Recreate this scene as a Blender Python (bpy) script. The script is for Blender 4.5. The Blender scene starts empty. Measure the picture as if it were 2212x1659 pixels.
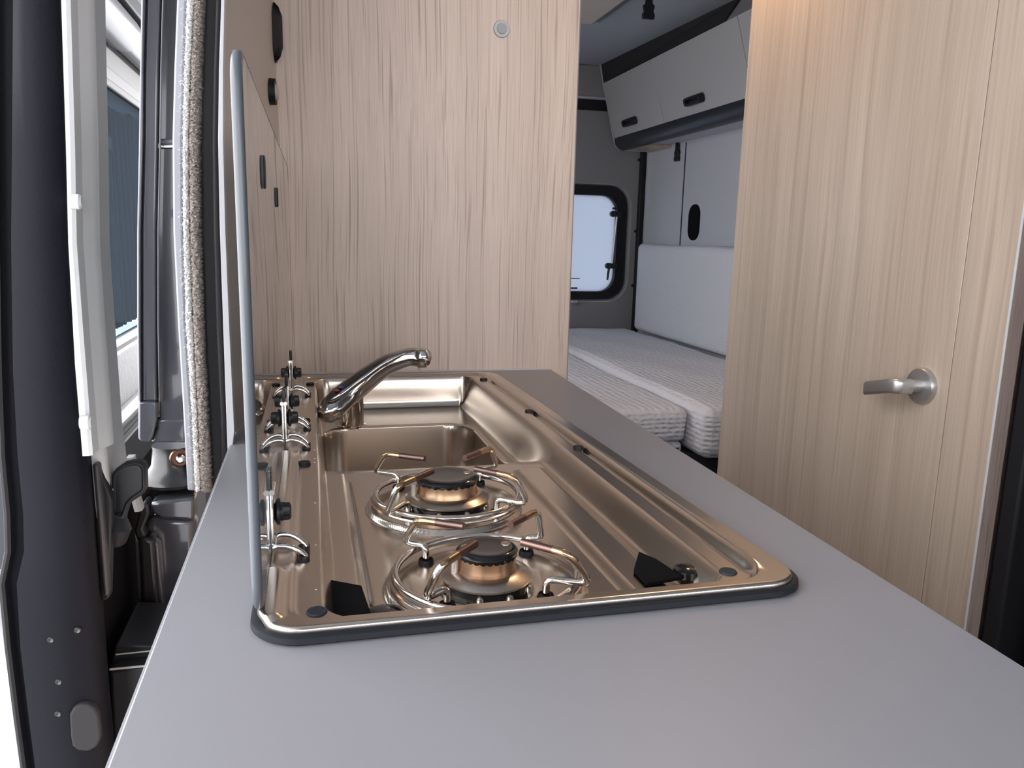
import bpy, bmesh, math, random
import numpy as np
from mathutils import Matrix, Vector
random.seed(7); rng = np.random.default_rng(7)
C = bpy.context.scene.collection
S = bpy.context.scene
# ------------------------------------------------------------------ camera
YAW, PITCH, ROLL, FPX = 0.24942509, -0.18782886, 0.02326311, 1693.38
f_ = np.array([math.sin(YAW)*math.cos(PITCH), math.cos(YAW)*math.cos(PITCH), math.sin(PITCH)])
r_ = np.array([math.cos(YAW), -math.sin(YAW), 0.0]); u_ = np.cross(r_, f_)
r2 = r_*math.cos(ROLL)+u_*math.sin(ROLL); u2 = -r_*math.sin(ROLL)+u_*math.cos(ROLL)
CAM = np.array([0, 0, 1.15])
cd = bpy.data.cameras.new('camera'); cam = bpy.data.objects.new('camera', cd); C.objects.link(cam)
cam.matrix_world = Matrix(((r2[0], u2[0], -f_[0], 0), (r2[1], u2[1], -f_[1], 0), (r2[2], u2[2], -f_[2], 1.15), (0, 0, 0, 1)))
cd.sensor_width = 36; cd.lens = FPX/2212*36; cd.clip_start = 0.02; cd.clip_end = 200
S.camera = cam
MR = np.array([r2, u2, f_])
def at(px, py, ax, v):
    """point where the sight line of a measured pixel meets the real plane axis=v"""
    d = MR.T @ np.array([(px-1106)/FPX, -(py-829.5)/FPX, 1.0])
    return CAM + d*((v-CAM[ax])/d[ax])
# ------------------------------------------------------------------ world, lights, exposure
w = bpy.data.worlds.new('overcast'); S.world = w; w.use_nodes = True
nt = w.node_tree; bg = nt.nodes['Background']
tc = nt.nodes.new('ShaderNodeTexCoord'); sx = nt.nodes.new('ShaderNodeSeparateXYZ')
cr = nt.nodes.new('ShaderNodeValToRGB')
nt.links.new(tc.outputs['Generated'], sx.inputs[0]); nt.links.new(sx.outputs['Z'], cr.inputs[0])
cr.color_ramp.elements[0].position = 0.0; cr.color_ramp.elements[0].color = (.90, .90, .92, 1)
cr.color_ramp.elements[1].position = 0.8; cr.color_ramp.elements[1].color = (.97, .97, 1, 1)
nt.links.new(cr.outputs[0], bg.inputs[0]); bg.inputs[1].default_value = 3.4
S.view_settings.view_transform = 'Standard'; S.view_settings.look = 'None'
S.view_settings.exposure = 1.08; S.view_settings.gamma = 1; S.view_settings.use_curve_mapping = False
S.cycles.use_denoising = True
S.cycles.max_bounces = 10; S.cycles.diffuse_bounces = 6; S.cycles.glossy_bounces = 6; S.cycles.transmission_bounces = 8
S.cycles.sample_clamp_indirect = 6
# ------------------------------------------------------------------ materials
def mat(name, col, rough=.5, metal=0, **kw):
    m = bpy.data.materials.new(name); m.use_nodes = True
    b = m.node_tree.nodes['Principled BSDF']
    b.inputs['Base Color'].default_value = (*col, 1); b.inputs['Roughness'].default_value = rough
    b.inputs['Metallic'].default_value = metal
    for k, v in kw.items(): b.inputs[k.replace('_', ' ')].default_value = v
    return m
def nodes(m): return m.node_tree.nodes, m.node_tree.links, m.node_tree.nodes['Principled BSDF']
def add_bump(m, scale, strength, dist=.001, stretch=(1, 1, 1), kind='NOISE', detail=3):
    n, l, b = nodes(m)
    t = n.new('ShaderNodeTexCoord'); mp = n.new('ShaderNodeMapping'); mp.inputs['Scale'].default_value = stretch
    l.new(t.outputs['Object'], mp.inputs[0])
    if kind == 'NOISE':
        x = n.new('ShaderNodeTexNoise'); x.inputs['Scale'].default_value = scale; x.inputs['Detail'].default_value = detail
        o = x.outputs['Fac']
    else:
        x = n.new('ShaderNodeTexVoronoi'); x.inputs['Scale'].default_value = scale
        x.inputs['Randomness'].default_value = .25; x.feature = 'SMOOTH_F1'; o = x.outputs['Distance']
    l.new(mp.outputs[0], x.inputs['Vector'])
    bp = n.new('ShaderNodeBump'); bp.inputs['Strength'].default_value = strength; bp.inputs['Distance'].default_value = dist
    l.new(o, bp.inputs['Height']); l.new(bp.outputs[0], b.inputs['Normal'])
    return m
def wood(name, c1, c2, cl, lines=150, rough=.45, line_amt=.6, seed=0, band=7, along=0.014):
    m = mat(name, c1, rough); n, l, b = nodes(m)
    t = n.new('ShaderNodeTexCoord'); mp = n.new('ShaderNodeMapping')
    mp.inputs['Location'].default_value = (seed, seed*2, 0)
    l.new(t.outputs['Object'], mp.inputs[0])
    # gentle waviness of the grain
    wv = n.new('ShaderNodeTexNoise'); wv.inputs['Scale'].default_value = 2.2; wv.inputs['Detail'].default_value = 1
    l.new(mp.outputs[0], wv.inputs['Vector'])
    sb = n.new('ShaderNodeVectorMath'); sb.operation = 'SUBTRACT'; sb.inputs[1].default_value = (.5, .5, .5)
    l.new(wv.outputs['Color'], sb.inputs[0])
    sc = n.new('ShaderNodeVectorMath'); sc.operation = 'SCALE'; sc.inputs['Scale'].default_value = .022
    l.new(sb.outputs[0], sc.inputs[0])
    ad = n.new('ShaderNodeVectorMath'); l.new(mp.outputs[0], ad.inputs[0]); l.new(sc.outputs[0], ad.inputs[1])
    st = n.new('ShaderNodeVectorMath'); st.operation = 'MULTIPLY'; st.inputs[1].default_value = (1, 1, along)
    l.new(ad.outputs[0], st.inputs[0])
    n1 = n.new('ShaderNodeTexNoise'); n1.inputs['Scale'].default_value = band*2.5; n1.inputs['Detail'].default_value = 4
    n2 = n.new('ShaderNodeTexNoise'); n2.inputs['Scale'].default_value = lines; n2.inputs['Detail'].default_value = 2
    n3 = n.new('ShaderNodeTexNoise'); n3.inputs['Scale'].default_value = lines*3; n3.inputs['Detail'].default_value = 2
    for q in (n1, n2, n3): l.new(st.outputs[0], q.inputs['Vector'])
    r1 = n.new('ShaderNodeValToRGB'); r1.color_ramp.elements[0].position = .32; r1.color_ramp.elements[1].position = .68
    r1.color_ramp.elements[0].color = (*c2, 1); r1.color_ramp.elements[1].color = (*c1, 1); l.new(n1.outputs['Fac'], r1.inputs[0])
    r2_ = n.new('ShaderNodeValToRGB'); r2_.color_ramp.elements[0].position = .54; r2_.color_ramp.elements[1].position = .70
    r2_.color_ramp.elements[0].color = (0, 0, 0, 1); r2_.color_ramp.elements[1].color = (line_amt,)*3+(1,); l.new(n2.outputs['Fac'], r2_.inputs[0])
    mx = n.new('ShaderNodeMix'); mx.data_type = 'RGBA'; l.new(r2_.outputs[0], mx.inputs[0]); l.new(r1.outputs[0], mx.inputs[6]); mx.inputs[7].default_value = (*cl, 1)
    r3 = n.new('ShaderNodeValToRGB'); r3.color_ramp.elements[0].position = .4; r3.color_ramp.elements[1].position = .65
    r3.color_ramp.elements[0].color = (.93, .93, .93, 1); r3.color_ramp.elements[1].color = (1.05, 1.05, 1.05, 1); l.new(n3.outputs['Fac'], r3.inputs[0])
    ml = n.new('ShaderNodeMix'); ml.data_type = 'RGBA'; ml.blend_type = 'MULTIPLY'; ml.inputs[0].default_value = 1
    l.new(mx.outputs[2], ml.inputs[6]); l.new(r3.outputs[0], ml.inputs[7]); l.new(ml.outputs[2], b.inputs['Base Color'])
    return m
M = {}
M['wood'] = wood('ash_laminate', (.70, .565, .475), (.62, .495, .415), (.33, .245, .19), 300, line_amt=.72, band=9, along=.009)
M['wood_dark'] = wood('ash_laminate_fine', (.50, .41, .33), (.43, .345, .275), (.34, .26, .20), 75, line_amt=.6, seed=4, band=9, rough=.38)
M['wood_edge'] = wood('edge_banding', (.30, .235, .205), (.24, .185, .165), (.14, .10, .09), 300, seed=9)
M['top'] = add_bump(mat('grey_laminate', (.232, .231, .252), .42), 900, .06, .0005)
M['top_edge'] = mat('worktop_edge', (.30, .31, .33), .4)
M['steel'] = mat('brushed_steel', (.57, .505, .445), .23, 1)
add_bump(M['steel'], 60, .05, .002, (1, .25, 1))
M['chrome'] = mat('chrome', (.62, .59, .57), .06, 1)
M['lever_reflection_chrome'] = mat('lever_reflection_chrome', (.34, .33, .33), .05, 1)  # chrome darkened so its colour carries the reflection of the dark roof
M['chrome_dark'] = mat('faucet_chrome', (.50, .48, .48), .05, 1)
M['wire'] = mat('stainless_wire', (.62, .57, .53), .14, 1)
M['scorched'] = mat('scorched_wire', (.19, .115, .10), .36, 1)
M['straw'] = mat('straw_heat_tinted_wire', (.46, .31, .19), .22, 1)
M['brass'] = mat('heat_tinted_burner', (.52, .33, .21), .3, 1)
M['burner_tray'] = mat('burner_tray', (.50, .43, .37), .26, 1)
M['enamel'] = mat('black_enamel', (.005, .005, .006), .14, 0, Specular_IOR_Level=.35, Coat_Weight=.25, Coat_Roughness=.05)
M['rubber'] = mat('black_rubber', (.010, .010, .012), .5, 0, Specular_IOR_Level=.25)
M['rubber_seal'] = mat('seal_rubber', (.009, .011, .015), .42, 0, Specular_IOR_Level=.3)
M['plastic'] = mat('black_plastic', (.012, .013, .016), .42, 0, Specular_IOR_Level=.35)
M['plastic_grain'] = add_bump(mat('grained_black_plastic', (.006, .0065, .010), .5, 0, Specular_IOR_Level=.09), 900, .4, .0006)
M['paint'] = mat('sky_sheen_black_paint', (.075, .078, .092), .22, .25, Coat_Weight=.8, Coat_Roughness=.06)  # black gloss paint; its sky reflection is lifted into the base colour
M['paint_black'] = mat('black_body_paint', (.016, .015, .017), .32, 0, Coat_Weight=.25, Coat_Roughness=.12)
M['grey_strip'] = mat('grey_strip', (.36, .37, .41), .5)
M['white_trim'] = mat('white_trim', (.56, .57, .575), .35)
M['grey_trim'] = mat('grey_trim', (.34, .355, .36), .45)
M['side'] = mat('beige_side_panel', (.46, .42, .39), .5)
M['edge_white'] = mat('pale_edge', (.52, .52, .54), .4)
M['back_white'] = mat('white_wall_lining', (.47, .48, .52), .55)
M['back_grey'] = add_bump(mat('grey_door_lining', (.20, .195, .205), .7), 700, .3, .0006)
M['ceil'] = mat('ceiling_lining', (.36, .39, .43), .6)
M['cab_white'] = mat('cabinet_door_white', (.36, .355, .36), .38)
M['fascia'] = add_bump(mat('dark_fascia', (.014, .013, .014), .75), 500, .4, .001)
M['rail'] = mat('dark_bottom_rail', (.016, .018, .024), .38)
M['matt'] = add_bump(mat('mattress_knit', (.62, .62, .66), .85), 52, 1.0, .008, (1, .75, 1.6), 'VOR')
M['cushion'] = add_bump(mat('cushion_knit', (.58, .60, .64), .85), 80, .5, .004, (1, 1, 1), 'VOR')
M['floor'] = wood('floor_vinyl', (.16, .12, .10), (.11, .085, .07), (.05, .04, .03), 40, seed=3)
M['alu'] = mat('satin_aluminium', (.50, .50, .50), .36, .85)
M['leather'] = add_bump(mat('black_leatherette', (.014, .015, .014), .5), 350, .5, .001)
M['shaded_caravan'] = mat('shaded_silver_panel', (.10, .10, .105), .35)  # silver side panel, darkened in place of shade under the strong sky
M['silver'] = mat('shaded_silver_awning', (.045, .045, .05), .3, .2)  # silver awning with the shade between the vans put into its colour
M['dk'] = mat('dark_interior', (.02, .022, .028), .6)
M['curtain'] = mat('blue_curtain', (.05, .09, .115), .8)
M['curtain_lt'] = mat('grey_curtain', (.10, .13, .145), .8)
M['skirt'] = add_bump(mat('brown_skirt', (.045, .041, .039), .35, .3), 60, .6, .006, (1, 3, .3))
M['ground'] = mat('outdoor_concrete', (.62, .62, .63), .8)
M['copper'] = mat('copper_washer', (.30, .18, .13), .35, 1)
M['bolt'] = mat('bright_bolt', (.65, .62, .60), .15, 1)
M['fr_in'] = mat('warm_frame', (.50, .45, .40), .5); M['fr_out'] = mat('shaded_window_surround', (.075, .068, .062), .5)  # outer surround darkened in place of shade on the neighbouring camper
M['red'] = mat('red_mark', (.45, .05, .05), .4); M['blue'] = mat('blue_mark', (.06, .08, .35), .4)
M['matte_black'] = mat('matte_black', (.006, .006, .007), .95, 0, Specular_IOR_Level=.1)
M['puck'] = mat('dark_blue_rubber', (.015, .02, .03), .55, 0, Specular_IOR_Level=.3)
def glass(name, tint, rough=0, ior=1.5):
    m = mat(name, tint, rough); b = nodes(m)[2]
    b.inputs['Transmission Weight'].default_value = 1; b.inputs['IOR'].default_value = ior; return m
M['glass'] = glass('lid_glass', (.60, .66, .68))
M['pane_frost'] = mat('opal_window_pane', (.25, .28, .32), .3, 0, Transmission_Weight=.0)
n, l, b = nodes(M['pane_frost']); tr = n.new('ShaderNodeBsdfTranslucent'); tr.inputs[0].default_value = (.46, .50, .565, 1)
mxs = n.new('ShaderNodeMixShader'); mxs.inputs[0].default_value = .75
l.new(b.outputs[0], mxs.inputs[1]); l.new(tr.outputs[0], mxs.inputs[2]); l.new(mxs.outputs[0], n['Material Output'].inputs[0])
m = M['van_glass'] = bpy.data.materials.new('tinted_window_glass'); m.use_nodes = True; n, l = m.node_tree.nodes, m.node_tree.links
tp_ = n.new('ShaderNodeBsdfTransparent'); tp_.inputs[0].default_value = (.42, .56, .66, 1); gy = n.new('ShaderNodeBsdfGlossy'); gy.inputs['Roughness'].default_value = .02
mx2 = n.new('ShaderNodeMixShader'); mx2.inputs[0].default_value = .012; l.new(tp_.outputs[0], mx2.inputs[1]); l.new(gy.outputs[0], mx2.inputs[2]); l.new(mx2.outputs[0], n['Material Output'].inputs[0])
m = M['lamp'] = mat('lamp_face', (1, .8, .6), .4); nodes(m)[2].inputs['Emission Color'].default_value = (1, .72, .42, 1); nodes(m)[2].inputs['Emission Strength'].default_value = 12
# carpet
M['carpet'] = add_bump(mat('beige_carpet', (.34, .29, .26), .95), 1100, .8, .0015)
M['fleece'] = add_bump(mat('white_backing', (.80, .79, .77), .95), 900, .6, .001)
# ------------------------------------------------------------------ object helpers
def finish(name, verts, faces, m, parent=None, smooth=False, bevel=0, seg=2, angle=40, origin=None):
    v = np.array(verts, dtype=float)
    if origin is None:
        o = np.array([(v[:, 0].min()+v[:, 0].max())/2, (v[:, 1].min()+v[:, 1].max())/2, v[:, 2].min()])
    else: o = np.array(origin, float)
    base = np.zeros(3)
    p = parent
    while p is not None: base += np.array(p.location); p = p.parent
    me = bpy.data.meshes.new(name); me.from_pydata([tuple(q) for q in (v-o)], [], [tuple(int(i) for i in fc) for fc in faces])
    bm = bmesh.new(); bm.from_mesh(me); bmesh.ops.recalc_face_normals(bm, faces=bm.faces); bm.to_mesh(me); bm.free()
    me.materials.append(M[m] if isinstance(m, str) else m)
    ob = bpy.data.objects.new(name, me); C.objects.link(ob); ob.location = o-base
    if parent is not None: ob.parent = parent
    if smooth or bevel:
        for pl in me.polygons: pl.use_smooth = True
        try: me.set_sharp_from_angle(angle=math.radians(angle))
        except Exception: pass
    if bevel:
        md = ob.modifiers.new('bevel', 'BEVEL'); md.width = bevel; md.segments = seg; md.limit_method = 'ANGLE'; md.angle_limit = math.radians(35)
        md.harden_normals = False
    return ob
def tag(o, label=None, cat=None, group=None, kind=None):
    if label: o['label'] = label
    if cat: o['category'] = cat
    if group: o['group'] = group
    if kind: o['kind'] = kind
    return o
def empty(name, loc, label=None, cat=None, group=None, kind=None, parent=None):
    o = bpy.data.objects.new(name, None); C.objects.link(o); o.empty_display_size = .05
    base = np.zeros(3); p = parent
    while p is not None: base += np.array(p.location); p = p.parent
    o.location = np.array(loc, float)-base
    if parent is not None: o.parent = parent
    return tag(o, label, cat, group, kind)
def copy_tree(o, parent=None):
    c = o.copy(); C.objects.link(c); c.parent = parent
    for ch in list(o.children): copy_tree(ch, c)
    return c
class MB:
    def __init__(s): s.v = []; s.f = []
    def add(s, v, f):
        k = len(s.v); s.v += [tuple(q) for q in v]; s.f += [tuple(i+k for i in q) for q in f]; return s
    def box(s, a, b):
        x0, y0, z0 = a; x1, y1, z1 = b
        return s.add([(x0, y0, z0), (x1, y0, z0), (x1, y1, z0), (x0, y1, z0), (x0, y0, z1), (x1, y0, z1), (x1, y1, z1), (x0, y1, z1)],
                     [(0, 3, 2, 1), (4, 5, 6, 7), (0, 1, 5, 4), (1, 2, 6, 5), (2, 3, 7, 6), (3, 0, 4, 7)])
    def loft(s, rows, closed=True, caps=True):
        n_ = len(rows[0]); v = [q for r in rows for q in r]; f = []
        for i in range(len(rows)-1):
            for j in range(n_ if closed else n_-1):
                a = i*n_+j; b_ = i*n_+(j+1) % n_; f.append((a, b_, b_+n_, a+n_))
        if caps and closed: f.append(tuple(range(n_))[::-1]); f.append(tuple(range((len(rows)-1)*n_, len(rows)*n_)))
        return s.add(v, f)
    def prism(s, poly, axis, d):
        """poly: list of 3d points (planar), extruded by vector d"""
        d = np.array(d, float); p = [np.array(q, float) for q in poly]
        return s.loft([p, [q+d for q in p]])
    def tube(s, pts, r, n=10, caps=True, flat=1.0):
        pts = [np.array(p, float) for p in pts]; rs = r if hasattr(r, '__len__') else [r]*len(pts)
        rows = []; up = None
        for i, p in enumerate(pts):
            t = (pts[min(i+1, len(pts)-1)]-pts[max(i-1, 0)]); t /= np.linalg.norm(t)+1e-12
            if up is None:
                a = np.array([0, 0, 1.]) if abs(t[2]) < .9 else np.array([1., 0, 0]); up = np.cross(np.cross(t, a), t)
            up = up-t*np.dot(up, t); up /= np.linalg.norm(up); sd = np.cross(t, up)
            rows.append([p+rs[i]*(up*math.cos(a)*flat+sd*math.sin(a)) for a in np.linspace(0, 2*math.pi, n, endpoint=False)])
        return s.loft(rows, True, caps)
    def lathe(s, c, prof, n=32, axis=2, caps=True):
        rows = []
        for r, h in prof:
            row = []
            for a in np.linspace(0, 2*math.pi, n, endpoint=False):
                q = [0, 0, 0]; i, j = [(1, 2), (2, 0), (0, 1)][axis]
                q[axis] = c[axis]+h; q[i] = c[i]+r*math.cos(a); q[j] = c[j]+r*math.sin(a); row.append(tuple(q))
            rows.append(row)
        return s.loft(rows, True, caps)
    def torus(s, c, R, r, n=64, k=10):
        rows = []
        for a in np.linspace(0, 2*math.pi, n, endpoint=False):
            rows.append([(c[0]+(R+r*math.cos(b_))*math.cos(a), c[1]+(R+r*math.cos(b_))*math.sin(a), c[2]+r*math.sin(b_)) for b_ in np.linspace(0, 2*math.pi, k, endpoint=False)])
        rows.append(rows[0]); return s.loft(rows, True, False)
    def build(s, name, m, parent=None, **kw): return finish(name, s.v, s.f, m, parent, **kw)
def rrect(x0, y0, x1, y1, r, n=8):
    """rounded rectangle, 2-d"""
    out = []
    for cx, cy, a0 in ((x1-r, y1-r, 0), (x0+r, y1-r, 90), (x0+r, y0+r, 180), (x1-r, y0+r, 270)):
        for k in range(n+1):
            a = math.radians(a0+90*k/n); out.append((cx+r*math.cos(a), cy+r*math.sin(a)))
    return out
def smooth_pts(pts, k=6):
    """Catmull-Rom through the points"""
    P = [np.array(p, float) for p in pts]; P = [2*P[0]-P[1]]+P+[2*P[-1]-P[-2]]; out = []
    for i in range(1, len(P)-2):
        for t in np.linspace(0, 1, k, endpoint=False):
            a, b_, c, d = P[i-1:i+3]
            out.append(.5*((2*b_)+(-a+c)*t+(2*a-5*b_+4*c-d)*t*t+(-a+3*b_-3*c+d)*t**3))
    out.append(P[-2]); return out
def fillet(pts, r, k=5):
    """round the corners of a polyline"""
    P = [np.array(p, float) for p in pts]; out = [P[0]]
    for i in range(1, len(P)-1):
        a = P[i-1]-P[i]; b_ = P[i+1]-P[i]; la, lb = np.linalg.norm(a), np.linalg.norm(b_)
        q = min(r, la*.45, lb*.45); A = P[i]+a/la*q; B = P[i]+b_/lb*q
        for t in np.linspace(0, 1, k): out.append((1-t)**2*A+2*t*(1-t)*P[i]+t*t*B)
    out.append(P[-1]); return out
def band(name, left, right, y, depth, m, parent=None, **kw):
    """upright strip facing -y in the plane y; left/right: measured outline from top to bottom"""
    rows = []
    for a, b_ in zip(left, right):
        A = at(*a, 1, y); B = at(*b_, 1, y); rows.append([A, B, B+np.array([0, depth, 0]), A+np.array([0, depth, 0])])
    return MB().loft(rows).build(name, m, parent, **kw)
def plate(name, pix, ax, v, d, m, parent=None, **kw):
    """flat piece in plane ax=v with outline pix, thickness vector d"""
    return MB().prism([at(*q, ax, v) for q in pix], ax, d).build(name, m, parent, **kw)
# ================================================================== SETTING
ZT = .90
st = dict(kind='structure')
tag(MB().box((-.28, -1.4, -.05), (1.56, 3.6, 0)).build('floor', 'floor'), 'dark wood-look vinyl floor of the camper, below the bed end', kind='structure')
tag(MB().box((-.25, -1.0, 1.885), (1.62, 3.6, 1.93)).build('ceiling', 'ceil'), 'grey lined ceiling above the bed', kind='structure')
tag(MB().box((1.50, -1.0, 0), (1.56, 3.5, 1.885)).build('wall_right', 'back_white'), 'white side wall behind the bed cushion', kind='structure')
tag(MB().box((-6, -8, -.45), (12, 14, -.40)).build('ground', 'ground'), 'pale concrete ground outside the open side door', kind='structure')
wf = empty('wall_front', (.7, -1.0, 0), 'unseen dark dashboard and windscreen surround, added to shape light and reflections', kind='structure')
MB().box((-.30, -1.10, 0), (1.56, -.95, 1.08)).build('dashboard', 'plastic', wf)  # cab front added behind the camera to shape light and steel reflections
MB().box((-.30, -1.10, 1.57), (1.56, -.95, 1.93)).build('header', 'ceil', wf)
MB().box((-.30, -.95, 0), (-.25, -.05, 1.05)).build('cab_door_lower', 'plastic', wf)
MB().box((-.30, -.95, 1.55), (-.25, -.05, 1.93)).build('cab_door_header', 'ceil', wf)
MB().box((-.30, -.20, 1.05), (-.25, -.02, 1.93)).build('front_pillar', 'back_grey', wf)
# --- rear wall with window opening
wl = empty('wall_back', (1.0, 3.45, 0), 'grey lined rear door wall with a rounded window', kind='structure')
YB = 3.45
wx0, wx1, wz0, wz1 = .72, 1.392, .880, 1.366
def holed(name, x0, x1, z0, z1, hole, y0, y1, m, parent, n=8):
    hp = hole; outer = []
    cx = (x0+x1)/2
    corners = {0: (x1, z1), 1: (x0, z1), 2: (x0, z0), 3: (x1, z0)}
    for i_, (hx, hz) in enumerate(hp):
        outer.append(corners[i_//(n+1)]); continue
        # project the hole point outwards onto the rectangle
        c = ((wx0+wx1)/2, (wz0+wz1)/2); dx, dz = hx-c[0], hz-c[1]
        t = min((x1-c[0])/dx if dx > 1e-9 else 1e9, (x0-c[0])/dx if dx < -1e-9 else 1e9, (z1-c[1])/dz if dz > 1e-9 else 1e9, (z0-c[1])/dz if dz < -1e-9 else 1e9)
        outer.append((c[0]+dx*t, c[1]+dz*t))
    mb = MB(); n_ = len(hp)
    v = [(a, y0, b_) for a, b_ in outer]+[(a, y0, b_) for a, b_ in hp]+[(a, y1, b_) for a, b_ in hp]+[(a, y1, b_) for a, b_ in outer]
    f = []
    for i in range(n_):
        j = (i+1) % n_
        for k in range(3): f.append((k*n_+i, k*n_+j, (k+1)*n_+j, (k+1)*n_+i))
        f.append((3*n_+i, 3*n_+j, j, i))
    return mb.add(v, f).build(name, m, parent)
hole = rrect(wx0-.035, wz0-.025, wx1+.035, wz1+.02, .10)
holed('door_lining', .30, 1.455, .45, 1.72, hole, YB, YB+.05, 'back_grey', wl)
MB().box((.30, YB-.03, 1.755), (1.50, YB+.05, 1.885)).build('header_panel', 'back_grey', wl, bevel=.006)
MB().box((.30, YB-.022, 1.745), (1.50, YB+.05, 1.765)).build('header_ledge', 'ceil', wl, bevel=.006)
MB().box((.30, YB-.01, 1.70), (1.50, YB+.05, 1.748)).build('top_seal', 'rubber', wl, bevel=.004)
MB().box((1.457, YB-.02, .45), (1.482, YB+.05, 1.71)).build('side_seal', 'rubber', wl, bevel=.004)
for z in (1.50, 1.18, .93): MB().lathe((1.452, YB-.005, z), [(0, -.012), (.006, -.012), (.008, 0), (.008, .01)], 12, 1).build('seal_clip', 'plastic', wl, smooth=True)
MB().box((1.482, YB-.035, .40), (1.50, YB+.05, 1.885)).build('corner_lining', 'back_white', wl)
MB().box((-.25, YB+.03, 0), (.30, YB+.06, 1.885)).build('outer_skin', 'back_grey', wl)
wy0, wy1, wq0, wq1 = 1.80, 2.72, 1.08, 1.58  # unseen side opening, added to let daylight onto the bed
MB().box((-.25, 1.46, 0), (-.20, YB+.03, wq0)).box((-.25, 1.46, wq1), (-.20, YB+.03, 1.885)).box((-.25, 1.46, wq0), (-.20, wy0, wq1)).box((-.25, wy1, wq0), (-.20, YB+.03, wq1)).build('outer_side', 'back_white', wl)
wn2 = empty('added_window', (-.2, 2.4, wq0), 'unseen side window added to light the bed behind the partition', kind='structure')
MB().box((-.26, wy0-.02, wq0-.02), (-.19, wy1+.02, wq0)).box((-.26, wy0-.02, wq1), (-.19, wy1+.02, wq1+.02)).box((-.26, wy0-.02, wq0), (-.19, wy0, wq1)).box((-.26, wy1, wq0), (-.19, wy1+.02, wq1)).build('window_frame', 'plastic', wn2)
cn = empty('sky_blocker', (0, 2, 2.9), 'unseen grey roof added to block sky light above the campers', kind='structure')
MB().box((-1.5, -1.5, 2.9), (2.6, 9, 3.0)).build('sky_blocker_roof', 'back_grey', cn)  # out of view, added to keep sky light off the camper side
MB().box((.30, YB+.0, 0), (1.50, YB+.06, .45)).build('lower_skin', 'back_grey', wl)
# recess funnel
a = rrect(wx0-.034, wz0-.024, wx1+.034, wz1+.019, .099); b = rrect(wx0-.012, wz0-.010, wx1+.012, wz1+.010, .09)
MB().loft([[(p[0], YB, p[1]) for p in a], [(p[0], YB+.03, p[1]) for p in b]], True, False).build('window_recess', 'back_grey', wl, smooth=True)
# window
wn = empty('window_1', (1.05, YB+.03, wz0), 'rounded rear window with black frame and opal bluish pane', kind='structure')
def ring(o, i, y0, y1): return [[(p[0], y0, p[1]) for p in o], [(p[0], y0, p[1]) for p in i], [(p[0], y1, p[1]) for p in i], [(p[0], y1, p[1]) for p in o], [(p[0], y0, p[1]) for p in o]]
MB().loft(ring(rrect(wx0-.014, wz0-.012, wx1+.014, wz1+.012, .09), rrect(wx0+.02, wz0+.02, wx1-.03, wz1-.03, .075), YB+.005, YB+.045), True, False).build('window_frame', 'rubber', wn, smooth=True, angle=30)
MB().prism([(p[0], YB+.035, p[1]) for p in rrect(wx0+.012, wz0+.012, wx1-.018, wz1-.018, .075)], 1, (0, .006, 0)).build('pane', 'pane_frost', wn)
st_ = MB().tube([(1.352, YB-.012, 1.25), (1.338, YB-.012, 1.02)], .0055, 8).build('stay_rod', 'alu', wn, smooth=True)
for (x, z) in ((1.350, 1.255), (1.338, 1.02)):
    q = MB().box((x-.013, YB-.02, z-.012), (x+.025, YB+.01, z+.012)).lathe((x-.018, YB-.012, z), [(0, -.012), (.014, -.012), (.014, .010), (0, .010)], 14, 1).build('stay_clamp', 'plastic', wn, bevel=.002)
MB().tube([(1.326, YB-.018, 1.03), (1.318, YB-.022, .985), (1.316, YB-.022, .955)], [.006, .006, .004], 8).build('latch_lever', 'plastic', wn, smooth=True)
MB().box((1.335, YB-.01, 1.275), (1.362, YB+.01, 1.285)).build('stay_bracket', 'plastic', wn, bevel=.002)
MB().tube([(1.05, YB-.01, .917), (1.175, YB-.012, .917)], .0035, 8).build('lower_latch', 'plastic', wn, smooth=True)
MB().box((1.03, YB+.030, .957), (1.20, YB+.034, .960)).build('etched_line', 'dk', wn)
MB().box((1.145, YB-.03, .848), (1.175, YB-.003, .862)).build('frame_catch', 'alu', wn, bevel=.003)
# --- right wall fittings
hr = MB().prism([(1.492, p[0], p[1]) for p in rrect(2.915, 1.145, 3.005, 1.288, .044)], 0, (.012, 0, 0)).build('handle_recess', 'matte_black', bevel=.003)
tag(hr, 'black oval grip recess in the white wall above the bed cushion', 'grip recess')
MB().box((1.497, 3.075, .72), (1.5005, 3.080, 1.54)).build('panel_seam', 'dk').parent = bpy.data.objects['wall_right']
o = bpy.data.objects['panel_seam']; o.location = (o.location[0]-bpy.data.objects['wall_right'].location[0], o.location[1]-bpy.data.objects['wall_right'].location[1], o.location[2]-bpy.data.objects['wall_right'].location[2])
def buckle(x, y, z, s, label, ax):
    pr = [(-.010, .035), (.010, .035), (.011, .012), (.019, .004), (.015, -.012), (.020, -.020), (.019, -.034), (-.019, -.034), (-.020, -.020), (-.015, -.012), (-.019, .004), (-.011, .012)]
    t = empty('buckle', (x, y, z-.034*s), label, 'buckle')
    if ax == 0: pts = [(x, y+a*s, z+b_*s) for a, b_ in pr]; d = (.012, 0, 0)
    else: pts = [(x+a*s, y, z+b_*s) for a, b_ in pr]; d = (0, .012, 0)
    MB().prism(pts, ax, d).build('clasp', 'plastic', t, bevel=.002)
    q = [(x, y-.008*s, z+.03*s), (x, y+.008*s, z+.03*s), (x, y+.008*s, z+.055*s), (x, y-.008*s, z+.055*s)] if ax == 0 else [(x-.01*s, y, z+.03*s), (x+.01*s, y, z+.03*s), (x+.012*s, y, z+.07*s), (x-.012*s, y, z+.07*s)]
    MB().prism(q, ax, (.006, 0, 0) if ax == 0 else (0, .006, 0)).build('strap', 'rubber', t)
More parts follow.
